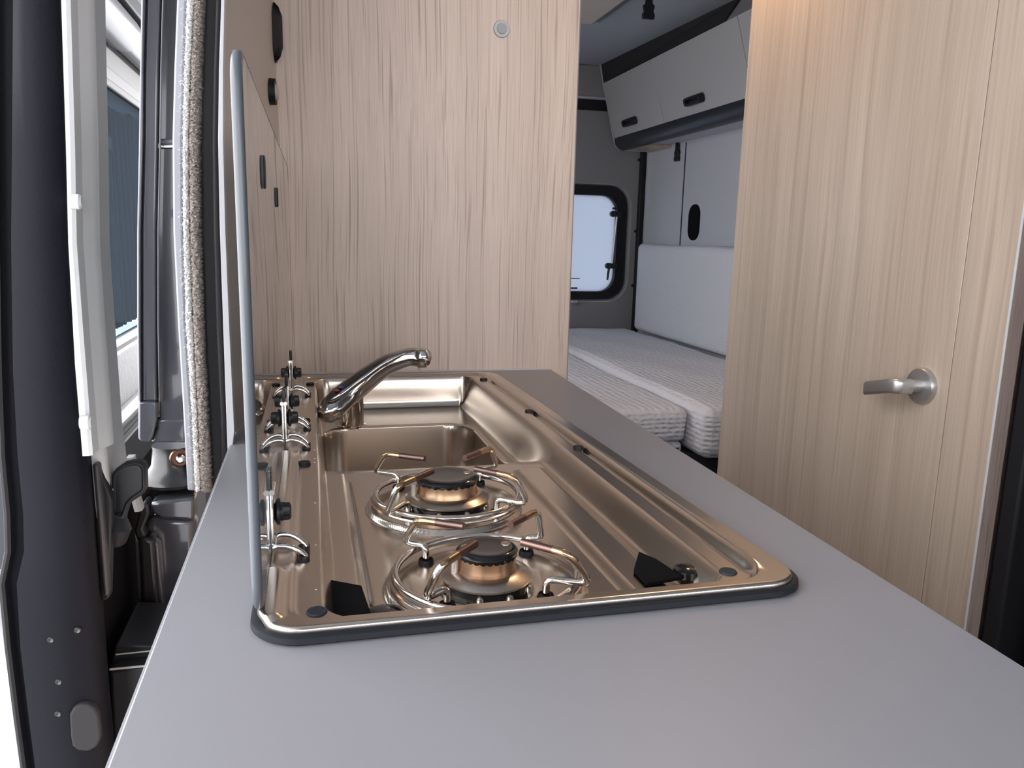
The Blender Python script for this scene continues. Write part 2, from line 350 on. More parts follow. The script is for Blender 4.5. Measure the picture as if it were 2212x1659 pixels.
b0 = at(1460, 330, 0, 1.486)
buckle(b0[0], b0[1], b0[2], 1.0, 'black strap buckle on the white wall just below the cupboard', 0)
b0 = at(1403, 15, 2, 1.846)
buckle(b0[0], b0[1], b0[2]-.0, 1.0, 'black strap buckle hanging from the ceiling beside the roof hatch', 1)
# --- roof hatch
h = empty('roof_hatch', (.70, 2.55, 1.84), 'beige framed roof hatch with a dark gap in the ceiling', 'roof hatch')
MB().box((.45, 2.05, 1.845), (.93, 2.66, 1.885)).build('hatch_frame', 'fr_in', h, bevel=.015, seg=3)
MB().box((.42, 2.02, 1.872), (.975, 2.72, 1.8849)).build('outer_flange', 'back_grey', h, bevel=.004)
MB().box((.50, 2.64, 1.862), (.93, 2.672, 1.873)).build('shade_gap', 'dk', h, bevel=.002)
# --- overhead cabinet
oc = empty('overhead_cabinet', (1.4, 2.8, 1.54), 'white overhead cupboard with dark fascia above the bed', 'cupboard')
Y0, Y1 = 1.55, 3.40
xt0 = lambda y: 1.235+(1.30-1.235)*(Y1-y)/(1.15)   # the top edge runs inwards towards the rear
def rowc(y):
    return [(1.252, y, 1.811), (1.326, y, 1.580), (1.345, y, 1.553), (1.50, y, 1.553), (1.50, y, 1.884), (min(xt0(y), 1.35), y, 1.884)]
MB().loft([rowc(y) for y in (Y0, 2.2, Y1)]).build('carcass', 'back_grey', oc)
nrm = np.array([-.231, 0, -.074]); nrm /= np.linalg.norm(nrm)
def slab(p0, p1, y0, y1, t):
    P0 = np.array([p0[0], 0, p0[1]]); P1 = np.array([p1[0], 0, p1[1]]); n_ = np.cross(P1-P0, [0, 1, 0]); n_ /= np.linalg.norm(n_)
    if n_[0] > 0: n_ = -n_
    e0, e1 = np.array([0, y0, 0]), np.array([0, y1, 0])
    return MB().loft([[P0+e0, P1+e0, P1+e0+n_*t, P0+e0+n_*t], [P0+e1, P1+e1, P1+e1+n_*t, P0+e1+n_*t]])
ys = [Y0, 2.255, 2.885, 3.398]
for i in range(3):
    d = slab((1.252, 1.809), (1.324, 1.586), ys[i]+.002, ys[i+1]-.002, .016).build('cupboard_door', 'cab_white', oc, bevel=.0015)
    yh = {0: 1.9, 1: at(1505, 212, 0, 1.295)[1], 2: at(1367, 262, 0, 1.30)[1]}[i]; c = np.array([1.306, yh, 1.628]); n_ = nrm
    t_ = np.array([.074, 0, -.231])/.2426
    def P(a, b_, e): return c+np.array([0, a, 0])+t_*b_+n_*e
    hd = MB(); o_ = rrect(-.062, -.016, .062, .016, .014, 4); i_ = rrect(-.046, -.006, .046, .006, .0055, 4)
    hd.loft([[P(a, b_, .016) for a, b_ in o_], [P(a, b_, .034) for a, b_ in [(x*.94, y*.88) for x, y in o_]], [P(a, b_, .034) for a, b_ in i_], [P(a, b_, .020) for a, b_ in i_]], True, True)
    hh = hd.build('handle', 'plastic', d, smooth=True, angle=50)
MB().loft([[(1.232+(.0 if y > 3 else .0)+(0.065*(3.4-y)/1.15), y, 1.884), (1.246, y, 1.812), (1.30, y, 1.812), (1.38, y, 1.884)] for y in (Y0+.8, 3.40)]).build('top_fascia', 'fascia', oc)
rail = [(1.312, 1.586), (1.308, 1.572), (1.314, 1.552), (1.330, 1.537), (1.352, 1.530), (1.372, 1.534), (1.372, 1.553), (1.345, 1.586)]
MB().loft([[(x, y, z) for x, z in rail] for y in (Y0, 3.405)]).build('bottom_rail', 'rail', oc, smooth=True, angle=50)
MB().box((1.36, Y0, 1.545), (1.50, 3.40, 1.5525)).build('underside', 'back_white', oc)
MB().box((1.372, 3.22, 1.533), (1.50, 3.40, 1.545)).build('wood_block', 'wood_dark', oc, bevel=.002)
MB().prism([(x-.004*(z < 1.83), 3.40, z) for x, z in [(1.225, 1.884), (1.305, 1.59), (1.316, 1.55), (1.335, 1.534), (1.37, 1.53), (1.50, 1.53), (1.50, 1.884)]], 1, (0, .008, 0)).build('end_panel', 'cab_white', oc)
# --- bed
tag(MB().box((.47, 1.80, .02), (1.495, 3.41, .60)).build('bed_base', 'dk'), 'dark bed base under the white mattresses', 'bed base')
def mattress(name, x0, x1, y0, y1, z0, z1, m, r=.035, sag=0, edge_bulge=.0, nx=22, ny=40):
    """cushion with rounded edges and a soft top"""
    bm = MB()
    def prof(x0, x1, z0, z1, y):
        pts = rrect(x0, z0, x1, z1, r, 5); out = []
        for (x, z) in pts: out.append((x, y, z))
        return out
    rows = []
    yy = [y0, y0+.004, y0+.015, y0+r]+list(np.linspace(y0+.06, y1-.06, 24))+[y1-r, y1-.015, y1-.004, y1]
    for y in yy:
        e = min(y-y0, y1-y); ins = r-math.sqrt(max(r*r-(r-min(e, r))**2, 0))
        top = []
        for (x, z) in rrect(x0+ins, z0+ins, x1-ins, z1-ins, max(r-ins*.6, .004), 6):
            top.append((x, y, z))
        # densify top edge
        rows.append(top)
    full = []
    for row in rows:
        nr = []
        for i in range(len(row)):
            a, b_ = np.array(row[i]), np.array(row[(i+1) % len(row)])
            k = max(1, int(np.linalg.norm(b_-a)/.05)); k = 12 if np.linalg.norm(b_-a) > .2 else (4 if np.linalg.norm(b_-a) > .03 else 1)
            for t in range(k): nr.append(a+(b_-a)*t/k)
        full.append(nr)
    ml = min(len(q) for q in full)
    full = [q[:ml] for q in full]
    for q in full:
        for p in q:
            if p[2] > (z0+z1)/2:
                p[2] -= sag*math.exp(-((p[1]-2.45)/.45)**2)*.8*max(0, 1-abs(p[0]-(x0+x1)/2)/((x1-x0)/2))**.3
                p[2] += .0018*math.sin(p[0]*23+p[1]*9)+.0012*math.sin(p[1]*31)
    bm.loft(full); return bm.build(name, m, smooth=True, angle=60)
mt = mattress('mattress', .475, .930, 1.79, 3.42, .634, .725, 'matt', .022, .014)
tag(mt, 'white honeycomb-knit mattress on the near side of the bed', 'mattress')
mt = mattress('mattress', .934, 1.42, 1.72, 3.42, .602, .738, 'matt', .030, .0)
tag(mt, 'white honeycomb-knit mattress further right, against the upright bed cushion', 'mattress')
mt = mattress('mattress_topper', .48, .922, 1.80, 3.3, .601, .632, 'matt', .014)
tag(mt, 'thin folded white pad tucked under the near mattress corner', 'pad')
mt = mattress('bolster_cushion', 1.425, 1.497, 1.9, 3.36, .735, 1.125, 'cushion', .022)
tag(mt, 'tall white upright cushion leaning on the side wall behind the bed', 'cushion')
# --- partition behind the worktop
PX1 = .468
pp = empty('wood_partition', (.2, 1.415, 0), 'tall pale ash-look partition panel rising behind the worktop', 'partition')
MB().box((-.12, 1.413, .0), (PX1, 1.432, 1.884)).build('panel', 'wood', pp)
MB().box((PX1, 1.412, .0), (PX1+.0015, 1.433, 1.884)).build('edge_band', 'wood_edge', pp)
k = at(1083, 63, 1, 1.413)
pb = empty('push_button_lock', (k[0], 1.405, k[2]-.013), 'round silver push button set high in the wood partition', 'button')
MB().lathe(k, [(0, -.004), (.0135, -.004), (.0145, -.002), (.0145, 0), (0, 0)], 32, 1).build('ring', 'alu', pb, smooth=True, angle=30)
MB().lathe(k, [(0, -.0065), (.0085, -.0065), (.0092, -.004), (0, -.004)], 32, 1).build('button', 'cab_white', pb, smooth=True, angle=30)
# --- washroom wall on the right
wr = empty('wall_washroom', (.86, 1.15, 0), 'ash-look washroom wall across the aisle from the worktop', kind='structure')
MB().box((.85, .805, 0), (.872, .885, 1.884)).build('frame_post', 'wood_dark', wr)
MB().box((.8495, .8035, 0), (.872, .805, 1.884)).build('edge_strip', 'wood_edge', wr)
MB().box((.8488, .8033, 0), (.8498, .8065, 1.884)).build('edge_bead', 'edge_white', wr)
MB().box((.852, 1.465, 0), (.89, 1.494, 1.884)).build('rear_post', 'wood_dark', wr)
MB().box((.872, .82, 0), (1.498, .84, 1.884)).build('front_panel', 'wood_edge', wr)
MB().box((.89, 1.47, 0), (1.498, 1.49, 1.884)).build('rear_panel', 'back_white', wr)
dr = empty('door_2', (.86, 1.15, 0), 'ash-look washroom door with a satin lever handle', kind='structure')
MB().box((.85, .8868, .02), (.871, 1.494, 1.883)).build('door_leaf', 'wood_dark', dr, bevel=.0006, seg=1)
MB().box((.853, .8845, .0), (.87, .8870, 1.883)).build('door_gap', 'dk', dr)
hc = at(1995, 833, 0, .85)
def Lh(y, z): return (hc[1]+y, hc[2]+z)
ho = empty('lever_handle', (.83, hc[1], hc[2]-.026), parent=dr)
MB().lathe((.85, hc[1], hc[2]), [(0, 0), (.0262, 0), (.0262, -.006), (.0245, -.009), (.012, -.0095), (0, -.0095)], 40, 0).build('rose', 'alu', ho, smooth=True, angle=30)
MB().tube([(.842, hc[1], hc[2]), (.818, hc[1], hc[2])], [.0095, .0090], 20).build('neck', 'alu', ho, smooth=True, angle=40)
e1 = at(1925, 833, 0, .803); e2 = at(1873, 838, 0, .806)
lp = fillet([(.826, hc[1]-.002, hc[2]), (.806, hc[1]-.001, hc[2]), tuple(e1), tuple(e2)], .016, 8)
rows = []
for i, p in enumerate(lp):
    p = np.array(p); t = lp[min(i+1, len(lp)-1)]-lp[max(i-1, 0)]; t = t/np.linalg.norm(t); up = np.array([0, 0, 1.]); sd = np.cross(t, up)
    hw, th = .0108, .0066
    rows.append([p+up*(hw*math.copysign(abs(math.sin(a))**.6, math.sin(a)))+sd*(th*math.copysign(abs(math.cos(a))**.6, math.cos(a))) for a in np.linspace(0, 2*math.pi, 20, endpoint=False)])
MB().loft(rows).build('lever', 'alu', ho, smooth=True, angle=50)
# reading spot under the ceiling by the washroom wall
ls = empty('ceiling_spot', (.74, 1.38, 1.86), 'small warm ceiling spot by the washroom wall, above the frame', 'lamp')
MB().lathe((.745, 1.38, 1.884), [(0, -.012), (.030, -.012), (.036, -.004), (.036, 0), (0, 0)], 28).build('housing', 'alu', ls, smooth=True, angle=30)
MB().lathe((.745, 1.38, 1.872), [(0, -.002), (.024, -.002), (.024, 0), (0, 0)], 24).build('lens', 'lamp', ls, smooth=True, angle=30)
ld = bpy.data.lights.new('spot_light', 'SPOT'); ld.energy = 4.5; ld.color = (1, .62, .34); ld.spot_size = 2.4; ld.spot_blend = .8; ld.shadow_soft_size = .02
lo = bpy.data.objects.new('spot_light', ld); C.objects.link(lo); lo.location = (.745, 1.38, 1.862)
# --- seat and dark panel at far right
se = empty('seat', (1.1, .55, 0), 'black leatherette seat back at the right edge beside the worktop', 'seat')
MB().box((.90, .30, .45), (1.42, .775, 1.70)).build('backrest', 'leather', se, bevel=.05, seg=5)
MB().box((.875, .7755, .0), (1.49, .8025, 1.80)).build('back_shell', 'rubber', se, bevel=.004)
MB().box((.92, -.10, .15), (1.42, .36, .50)).build('seat_cushion', 'leather', se, bevel=.05, seg=4)
MB().box((.98, -.05, .0), (1.38, .45, .16)).build('seat_base', 'rubber', se, bevel=.01)
# ================================================================== LEFT SIDE
wlf = empty('wall_left', (-.10, 1.2, 0), 'side wall at the open sliding door, with carpet strip and seals', kind='structure')
YP = .95
def wall_x(y, z): # slanted lining above the worktop
    xa = -.0965-.028*(1.15-z)*(z < 9); xb = -.0515
    return xa+(xb-xa)*(y-YP)/(1.413-YP)
zz = [.902, 1.0, 1.15, 1.3, 1.5, 1.7, 1.884]
rows = [[(wall_x(YP, z), YP, z), (wall_x(1.18, z), 1.18, z), (wall_x(1.413, z), 1.413, z), (wall_x(1.413, z)-.03, 1.413, z), (wall_x(YP, z)-.002, YP, z)] for z in zz]
MB().loft(rows).build('side_panel', 'side', wlf)
Lx = lambda xs: xs
EW = [(478, 0, 493), (473, 150, 490), (471, 300, 490), (475, 500, 495), (482, 700, 503), (490, 930, 514)]
def ex(L, dy=170):   # extend an outline above the frame
    (x0, y0), (x1, y1) = L[0], L[1]; return [(x0-(x1-x0)*400/(y1-y0), y0-400)]+L
band('edge_trim', ex([(a, y) for a, y, b_ in EW])+[(492, 985)], ex([(b_-8, y) for a, y, b_ in EW])+[(500, 985)], YP-.006, .02, 'edge_white', wlf, bevel=.002)
ysr = [0, 150, 300, 500, 700, 900, 1060]
def col(xs): return ex([(x, y) for x, y in zip(xs, ysr)])
rub_r = col([478, 473, 471, 475, 482, 490, 494]); rub_m = col([466, 461, 458, 461, 467, 476, 480]); rub_l = col([442, 436, 432, 434, 440, 450, 458])
car_r = rub_l; fle_r = col([420, 412, 408, 410, 417, 427, 434]); fle_l = col([402, 397, 393, 394, 400, 413, 420]); gs_l = col([382, 376, 372, 374, 384, 396, 405])
band('seal_bead', rub_m, rub_r, YP-.004, .03, 'rubber', wlf, bevel=.003, seg=3)
band('rubber_seal', rub_l, rub_m, YP+.012, .02, 'rubber', wlf)
def fuzzy(name, left, right, y, depth, m, parent, n=11, amp=.0009):
    """strip of pile: bulging section, ragged surface"""
    def samp(P, t):
        P = np.array(P); yv = np.interp(t, np.linspace(0, 1, len(P)), P[:, 1]); xv = np.interp(yv, P[:, 1], P[:, 0]); return xv, yv
    rows = []; K = 760
    for t in np.linspace(0, 1, K):
        a = at(*samp(left, t), 1, y); b_ = at(*samp(right, t), 1, y); row = []
        for s in np.linspace(0, 1, n):
            p = a+(b_-a)*s; p[1] -= depth*math.sin(math.pi*min(max(s, .0), 1))**.5
            p += rng.normal(0, amp, 3)*np.array([.9, 1, .4]); row.append(p)
        row += [b_+np.array([0, .02, 0]), a+np.array([0, .02, 0])]
        rows.append(row)
    return MB().loft(rows).build(name, m, parent, smooth=True, angle=80)
fuzzy('carpet_pile', fle_r, car_r, YP+.004, .006, 'carpet', wlf)
fuzzy('fleece_backing', fle_l, fle_r, YP+.004, .004, 'fleece', wlf, amp=.0007)
# loose fibres along the carpet edge
fb = MB()
for i in range(170):
    yv = rng.uniform(-20, 1050); xv = np.interp(yv, [q[1] for q in fle_l], [q[0] for q in fle_l])
    p = at(xv+rng.uniform(-1, 6), yv, 1, YP-.003); q = p+np.array([rng.uniform(-.006, .001), -.003, rng.uniform(-.004, .004)])
    mid = (p+q)/2+np.array([0, -.002, .001]); fb.tube([p, mid, q], .00018, 3)
o = fb.build('loose_fibres', 'fleece', wlf); o['kind'] = 'stuff'
band('grey_strip', gs_l, fle_l, YP+.0, .02, 'grey_strip', wlf, bevel=.002)
# steel pillar of the door opening
def pcol(xs, ys_): return [(x, y) for x, y in zip(xs, ys_)]
ys4 = [-400, 0, 150, 300, 500, 700, 868]
band('pillar_lip', pcol([309, 305, 302, 300, 296, 296, 298], ys4), pcol([320, 314, 310, 309, 304, 304, 305], ys4), YP+.01, .03, 'paint', wlf, bevel=.002, seg=3)
band('pillar_face', pcol([320, 315, 311, 310, 305, 305, 306], ys4), pcol([351, 347, 343, 341, 337, 337, 339], ys4), YP+.014, .03, 'paint', wlf, bevel=.003, seg=3)
band('pillar_groove', pcol([351, 346, 342, 340, 336, 336, 338], ys4), pcol([356, 353, 350, 348, 344, 344, 347], ys4), YP+.026, .02, 'paint_black', wlf)
band('pillar_bead', pcol([354, 350, 346, 344, 340, 340, 343], ys4), pcol([357, 354, 350, 348, 344, 344, 346], ys4), YP+.008, .02, 'paint', wlf, bevel=.001)
band('inner_panel', pcol([356, 352, 348, 346], [-400, 0, 150, 310]), pcol([386, 386, 380, 378], [-400, 0, 150, 310]), YP+.022, .02, 'paint', wlf)
band('inner_panel', pcol([343, 341, 341, 345], [318, 500, 700, 928]), pcol([378, 380, 390, 402], [318, 500, 700, 928]), YP+.018, .02, 'paint', wlf, bevel=.002)
MB().prism([at(x, y, 1, YP+.012) for x, y in [(346, 300), (378, 298), (378, 312), (346, 314)]], 1, (0, .02, 0)).build('panel_fold', 'paint', wlf, bevel=.002)
plate('pillar_foot', [(298, 868), (338, 868), (339, 905), (331, 940), (322, 957), (304, 955), (298, 948)], 1, YP+.010, (0, .04, 0), 'paint', wlf, bevel=.004, seg=3)
plate('foot_panel', [(338, 905), (402, 905), (402, 957), (325, 957), (332, 940), (338, 925)], 1, YP+.016, (0, .03, 0), 'paint', wlf, bevel=.003)
# hinge boss below the pillar
hb = empty('roller_bracket', at(365, 1030, 1, .99), 'black roller bracket with a bright bolt between the pillar pieces', 'bracket')
cx_, _, cz_ = at(378, 1000, 1, 1.0)
MB().lathe((cx_, 1.0, cz_-.022), [(0, 0), (.040, 0), (.042, .004), (.040, .008), (.033, .012), (.027, .022), (.0245, .040), (.025, .046), (0, .046)], 40).build('boss', 'paint_black', hb, smooth=True, angle=40)
bc = at(387, 990, 1, .972)
MB().lathe(bc, [(0, .004), (.0105, .004), (.011, 0), (.0095, -.002), (.009, .001), (0, .001)], 28, 1).build('washer', 'copper', hb, smooth=True, angle=40)
MB().lathe(bc+np.array([.002, -.002, 0]), [(0, -.006), (.003, -.006), (.0055, -.003), (.006, 0), (0, 0)], 18, 1).build('bolt', 'bolt', hb, smooth=True, angle=40)
# body shelf and lower body behind the worktop edge
lb = empty('lower_body', at(350, 1300, 1, .97), 'glossy black lower body pillar seen left of the worktop', 'body panel')
plate('top_shelf', [(338, 1032), (420, 1036), (420, 1080), (320, 1088), (306, 1085)], 1, 1.0, (0, .03, 0), 'paint_black', lb, bevel=.003)
plate('upper_plate', [(320, 1089), (345, 1083), (420, 1075), (420, 1125), (350, 1122), (330, 1110)], 1, YP+.004, (0, .03, 0), 'paint', lb, bevel=.004)
plate('main_plate', [(312, 1140), (322, 1112), (425, 1120), (425, 1420), (350, 1420), (330, 1300)], 1, YP+.014, (0, .03, 0), 'paint', lb, bevel=.01, seg=3)
plate('side_flange', [(306, 1088), (320, 1090), (322, 1110), (309, 1143), (318, 1168), (312, 1175), (293, 1160), (290, 1145)], 1, YP-.004, (0, .03, 0), 'paint_black', lb, bevel=.003)
plate('rib', [(300, 1166), (318, 1162), (332, 1170), (350, 1420), (312, 1420)], 1, YP-.010, (0, .03, 0), 'paint_black', lb, bevel=.006, seg=3)
plate('rib', [(332, 1168), (343, 1180), (362, 1420), (348, 1420)], 1, YP-.006, (0, .02, 0), 'paint', lb, bevel=.004, seg=3)
plate('outer_flange', [(290, 1150), (300, 1170), (310, 1330), (312, 1420), (304, 1420), (296, 1290)], 1, YP+.002, (0, .03, 0), 'paint', lb, bevel=.002)
# step box
sb_ = empty('step_box', at(300, 1500, 1, .85), 'dark brown-black ribbed step box low beside the worktop', 'step box')
plate('box_front', [(235, 1447), (340, 1436), (400, 1436), (400, 1760), (250, 1760)], 1, .80, (0, .12, 0), 'plastic', sb_, bevel=.004)
plate('box_top', [(250, 1393), (345, 1395), (340, 1436), (235, 1447)], 1, .82, (0, .1, 0), 'plastic', sb_, bevel=.002)
MB().tube([at(237, 1446, 1, .797), at(340, 1436, 1, .797)], .0012, 6).build('edge_highlight_bead', 'grey_trim', sb_, smooth=True)
MB().tube([at(250, 1414, 1, .815), at(345, 1404, 1, .815)], .0008, 6).build('edge_highlight_bead', 'grey_trim', sb_, smooth=True)
# --- sliding door, leading edge towards us
YD = .74
sd_ = empty('door_1', (-.22, YD, 0), 'open sliding side door: black leading edge, white inner trim, black latch', kind='structure')
ysd = [-500, 0, 316, 525, 800, 985, 1105, 1180, 1336, 1500, 1660, 1900]
xl = [-20, -10, -2, -2, -4, 0, 2, 3, 2, 32, 47, 80]
el = [(-32, -500), (-24, 0), (-18, 316), (-14, 525), (-9, 800), (-3, 985), (8, 1110), (10, 1190), (-3, 1260), (12, 1400), (31, 1550), (46, 1659), (78, 1900)]
er = [(128, -500), (140, 0), (150, 316), (155, 525), (170, 800), (182, 985), (192, 1110), (197, 1190), (203, 1260), (212, 1400), (224, 1550), (234, 1659), (252, 1900)]
inn = [(24, -500), (28, 0), (26, 316), (24, 525), (28, 800), (38, 985), (50, 1110), (52, 1190), (36, 1260), (44, 1400), (62, 1550), (76, 1659), (104, 1900)]
inn2 = [(a-7, b_) for a, b_ in inn]; inn3 = [(a*.5+c*.5-2, b_) for (a, b_), (c, _) in zip(inn, el)]
rows = []
for a, b2_, b3, b_, c in zip(el, inn3, inn2, inn, er):
    A = at(*a, 1, YD+.012); A2 = at(*b3, 1, YD+.002); A1 = at(*b2_, 1, YD+.012); B0 = at(*b_, 1, YD-.004); B = at(*b_, 1, YD-.004); Cc = at(*c, 1, YD)
    C1 = Cc+np.array([-.006, -.005, 0])
    rows.append([A, A1, A2+np.array([0, .012, 0]), B0, B0*.7+C1*.3+np.array([0, -.004, 0]), C1*.6+B0*.4+np.array([0, -.004, 0]), C1, Cc+np.array([0, .004, 0]), Cc+np.array([-.006, .05, 0]), A+np.array([0, .05, 0])])
# upper grained cover and lower painted edge are one pressed profile
MB().loft(rows).build('leading_edge', 'plastic_grain', sd_, smooth=True, angle=50)
rows = []
for a, b_ in zip(el, inn3):
    A = at(*a, 1, YD+.008); B = at(*b_, 1, YD+.004); r = .0025
    mid = (A+B)/2; rows.append([mid+np.array([.0035*math.cos(t), .0035*math.sin(t), 0]) for t in np.linspace(0, 2*math.pi, 8, endpoint=False)])
MB().loft(rows).build('outer_seal', 'rubber', sd_, smooth=True)
# rubber plug
pc = [(150, 1545), (158, 1530), (172, 1523), (190, 1522), (204, 1530), (213, 1545), (217, 1580), (217, 1598), (208, 1615), (190, 1624), (168, 1622), (156, 1612), (152, 1590)]
plate('oval_plug', pc, 1, YD-.012, (0, .008, 0), mat('grey_plug', (.022, .022, .024), .7, 0, Specular_IOR_Level=.2), sd_, bevel=.002, seg=3)
for (x, y) in ((109, 1383), (167, 1362), (126, 1474), (125, 1543)):
    c = at(x, y, 1, YD-.0088)
    MB().lathe(c, [(0, .0002), (.0018, .0002), (.0024, -.0004), (.0030, .0002), (.0030, .003), (0, .003)], 16, 1).build('dimple', 'paint_black', sd_, smooth=True, angle=50)
# white inner trim: profile swept along the door edge
tl = [(128, -500), (139, 0), (149, 316), (153, 525), (166, 700), (178, 850), (189, 985)]
def sweep(name, path, prof, m, **kw):
    rows = []
    for q in path:
        A = at(*q, 1, YD); rows.append([A+np.array([dx, dy, 0]) for dx, dy in prof])
    return MB().loft(rows).build(name, m, sd_, **kw)
sweep('trim_flange', tl, [(.001, .0), (.004, .002), (.004, .022), (-.004, .022), (-.004, 0)], 'white_trim', smooth=True, angle=30)
tl2 = tl+[(196, 1060), (206, 1110), (226, 1200)]
bulge = [(.003, .020), (.004, .022), (.0095, .030), (.012, .038), (.0115, .046), (.007, .054), (.001, .058), (-.006, .058), (-.006, .020)]
sweep('trim_bulge', tl, bulge, 'white_trim', smooth=True, angle=50)
sweep('trim_bulge', [(189, 980), (197, 1080), (206, 1150)], [(x, y-.006) for x, y in [(-.004, .045), (.002, .050), (.004, .056), (.001, .062), (-.008, .062), (-.008, .045)]], 'white_trim', smooth=True, angle=50)
sweep('trim_web', tl+[(205, 1100)], [(.0005, .055), (.001, .060), (.001, .128), (-.002, .132), (-.010, .132), (-.010, .055)], 'grey_trim', smooth=True, angle=30)
sweep('trim_tail', [(208, 1080), (222, 1180), (232, 1215)], [(.0, .135), (.003, .138), (.003, .150), (-.004, .150), (-.004, .135)], 'grey_trim')
for (x, y) in ((175, 436), (196, 912)):
    c = at(x, y, 0, -.185 if y < 600 else -.192)
    c = at(x, y, 1, c[1]); 
    MB().lathe(c, [(0, .001), (.0045, .001), (.0062, -.001), (.0062, -.008), (0, -.008)], 20, 0).build('trim_clip', 'white_trim', sd_, smooth=True, angle=40)
# black guide strip and inner lower body of the door
MB().box((-.262, YD+.03, .12), (-.222, 1.45, 0.851)).build('inner_lower_panel', 'matte_black', sd_)
gs = [(190, 992), (200, 987), (216, 1002), (239, 1060), (240, 1090), (225, 1100), (236, 1285), (222, 1305), (208, 1200)]
plate('guide_strip', [(190, 990), (198, 987), (200, 1000), (215, 1003), (241, 1082), (236, 1292), (219, 1302), (205, 1150)], 1, YD+.04, (0, .015, 0), 'plastic', sd_, bevel=.003)
plate('guide_rib', [(199, 1003), (213, 1004), (235, 1285), (224, 1292)], 1, YD+.03, (0, .012, 0), mat('worn_plastic', (.04, .04, .045), .4), sd_, bevel=.003, seg=3)
# latch handle paddle
Z3 = lambda x, y: (170+x/3.77, 900+y/3.77)
ol = [Z3(*q) for q in [(268, 480), (290, 440), (370, 385), (440, 368), (490, 366), (530, 380), (546, 410), (550, 590), (528, 632), (440, 690), (410, 730), (385, 800), (375, 850), (330, 870), (285, 850), (268, 800)]]
il = [Z3(*q) for q in [(285, 490), (305, 455), (375, 402), (445, 388), (490, 390), (506, 405), (522, 430), (524, 585), (505, 612), (425, 665), (385, 715), (362, 780), (350, 815), (325, 820), (300, 810), (287, 780)]]
A_ = [at(*q, 1, .80) for q in ol]; B_ = [at(*q, 1, .796) for q in il]; D_ = [at(*q, 1, .803) for q in il]
lh = MB().loft([[p+np.array([0, .012, 0]) for p in A_], A_, B_, D_]).build('latch_handle', 'plastic', sd_, bevel=.0015)
hubc = at(*Z3(300, 900), 1, .80)
MB().tube([at(*Z3(330, 800), 1, .806), at(*Z3(310, 900), 1, .800), at(*Z3(295, 1000), 1, .806)], [.007, .0135, .011], 18).build('latch_hub', 'plastic', sd_, smooth=True)
# ================================================================== neighbouring camper seen through the gap
XN = -.75
nb = empty('neighbour_camper', (-1.2, 3.6, -.4), 'silver camper, darkened in place of shade, parked outside with blue-curtained window, seen through the gap by the door', 'camper')
y0n, y1n = 2.95, 5.2
def nbox(name, z0, z1, m, dx=0, th=.03, a=y0n, b=y1n, **kw): return MB().box((XN-th+dx, a, z0), (XN+dx, b, z1)).build(name, m, nb, **kw)
MB().box((XN-1.2, y0n, 2.56), (XN-.05, y1n, 2.60)).build('roof', 'shaded_caravan', nb)
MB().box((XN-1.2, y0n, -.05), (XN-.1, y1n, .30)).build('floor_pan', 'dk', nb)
nbox('upper_wall', 1.815, 2.6, 'shaded_caravan', -.02)
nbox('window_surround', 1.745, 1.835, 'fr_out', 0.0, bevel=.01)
nbox('gutter', 1.70, 1.745, 'plastic', .004)
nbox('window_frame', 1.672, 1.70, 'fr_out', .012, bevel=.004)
nbox('window_frame', .690, .722, 'edge_white', .014, bevel=.005)
nbox('window_frame', .672, .690, 'rubber', .008)
nbox('belt_panel', .655, .672, 'edge_white', .004)
nbox('skirt_panel', .436, .655, 'skirt', -.01)
nbox('sill_bar', .385, .436, 'white_trim', .012, bevel=.008)
nbox('sill_groove', .345, .385, 'skirt', -.006)
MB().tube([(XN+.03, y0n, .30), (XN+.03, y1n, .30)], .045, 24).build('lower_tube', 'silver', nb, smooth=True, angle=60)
nbox('lower_wall', -.05, .345, 'shaded_caravan', -.03)
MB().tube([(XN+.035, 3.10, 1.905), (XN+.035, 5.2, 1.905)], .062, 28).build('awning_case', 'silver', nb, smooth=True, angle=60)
MB().tube([(XN+.035, 3.0, 1.905), (XN+.035, 3.62, 1.905)], .069, 28).build('awning_end_cap', 'shaded_caravan', nb, smooth=True, angle=60)
MB().box((XN-.03, y0n, 1.985), (XN+.09, y1n, 2.045)).build('roof_gutter', 'plastic', nb, bevel=.006)
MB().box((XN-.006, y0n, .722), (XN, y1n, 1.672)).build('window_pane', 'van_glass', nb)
def cur(y0, y1, z0, z1, m, x=XN-.06, k=9, amp=.035):
    rows = []
    for z in np.linspace(z0, z1, 6):
        t = (z-z0)/(z1-z0); row = []
        for s in np.linspace(0, 1, 60): row.append((x+amp*math.sin(s*k*2*math.pi+1.5*t), y0+(y1-y0)*s+.02*(1-t)*math.sin(s*5), z))
        rows.append(row)
    mb = MB().loft(rows, False, False); o = mb.build('curtain', m, nb, smooth=True, angle=80)
    sm = o.modifiers.new('thick', 'SOLIDIFY'); sm.thickness = .003
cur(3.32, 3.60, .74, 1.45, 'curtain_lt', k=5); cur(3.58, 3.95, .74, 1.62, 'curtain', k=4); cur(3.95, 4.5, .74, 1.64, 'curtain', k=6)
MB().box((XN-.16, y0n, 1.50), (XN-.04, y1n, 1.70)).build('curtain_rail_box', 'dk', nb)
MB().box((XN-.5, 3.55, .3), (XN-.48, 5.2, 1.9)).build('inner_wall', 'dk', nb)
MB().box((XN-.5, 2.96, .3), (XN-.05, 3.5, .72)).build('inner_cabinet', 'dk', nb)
# ================================================================== WORKTOP
wt = empty('worktop', (.17, .8, ZT-.028), 'grey laminate worktop holding the sink and hob', 'worktop')
def top_poly(ins=0): return [(-.0995+ins, .16), (.408-ins, .16), (.4345-ins, 1.4115), (-.0995+ins, 1.4115)]
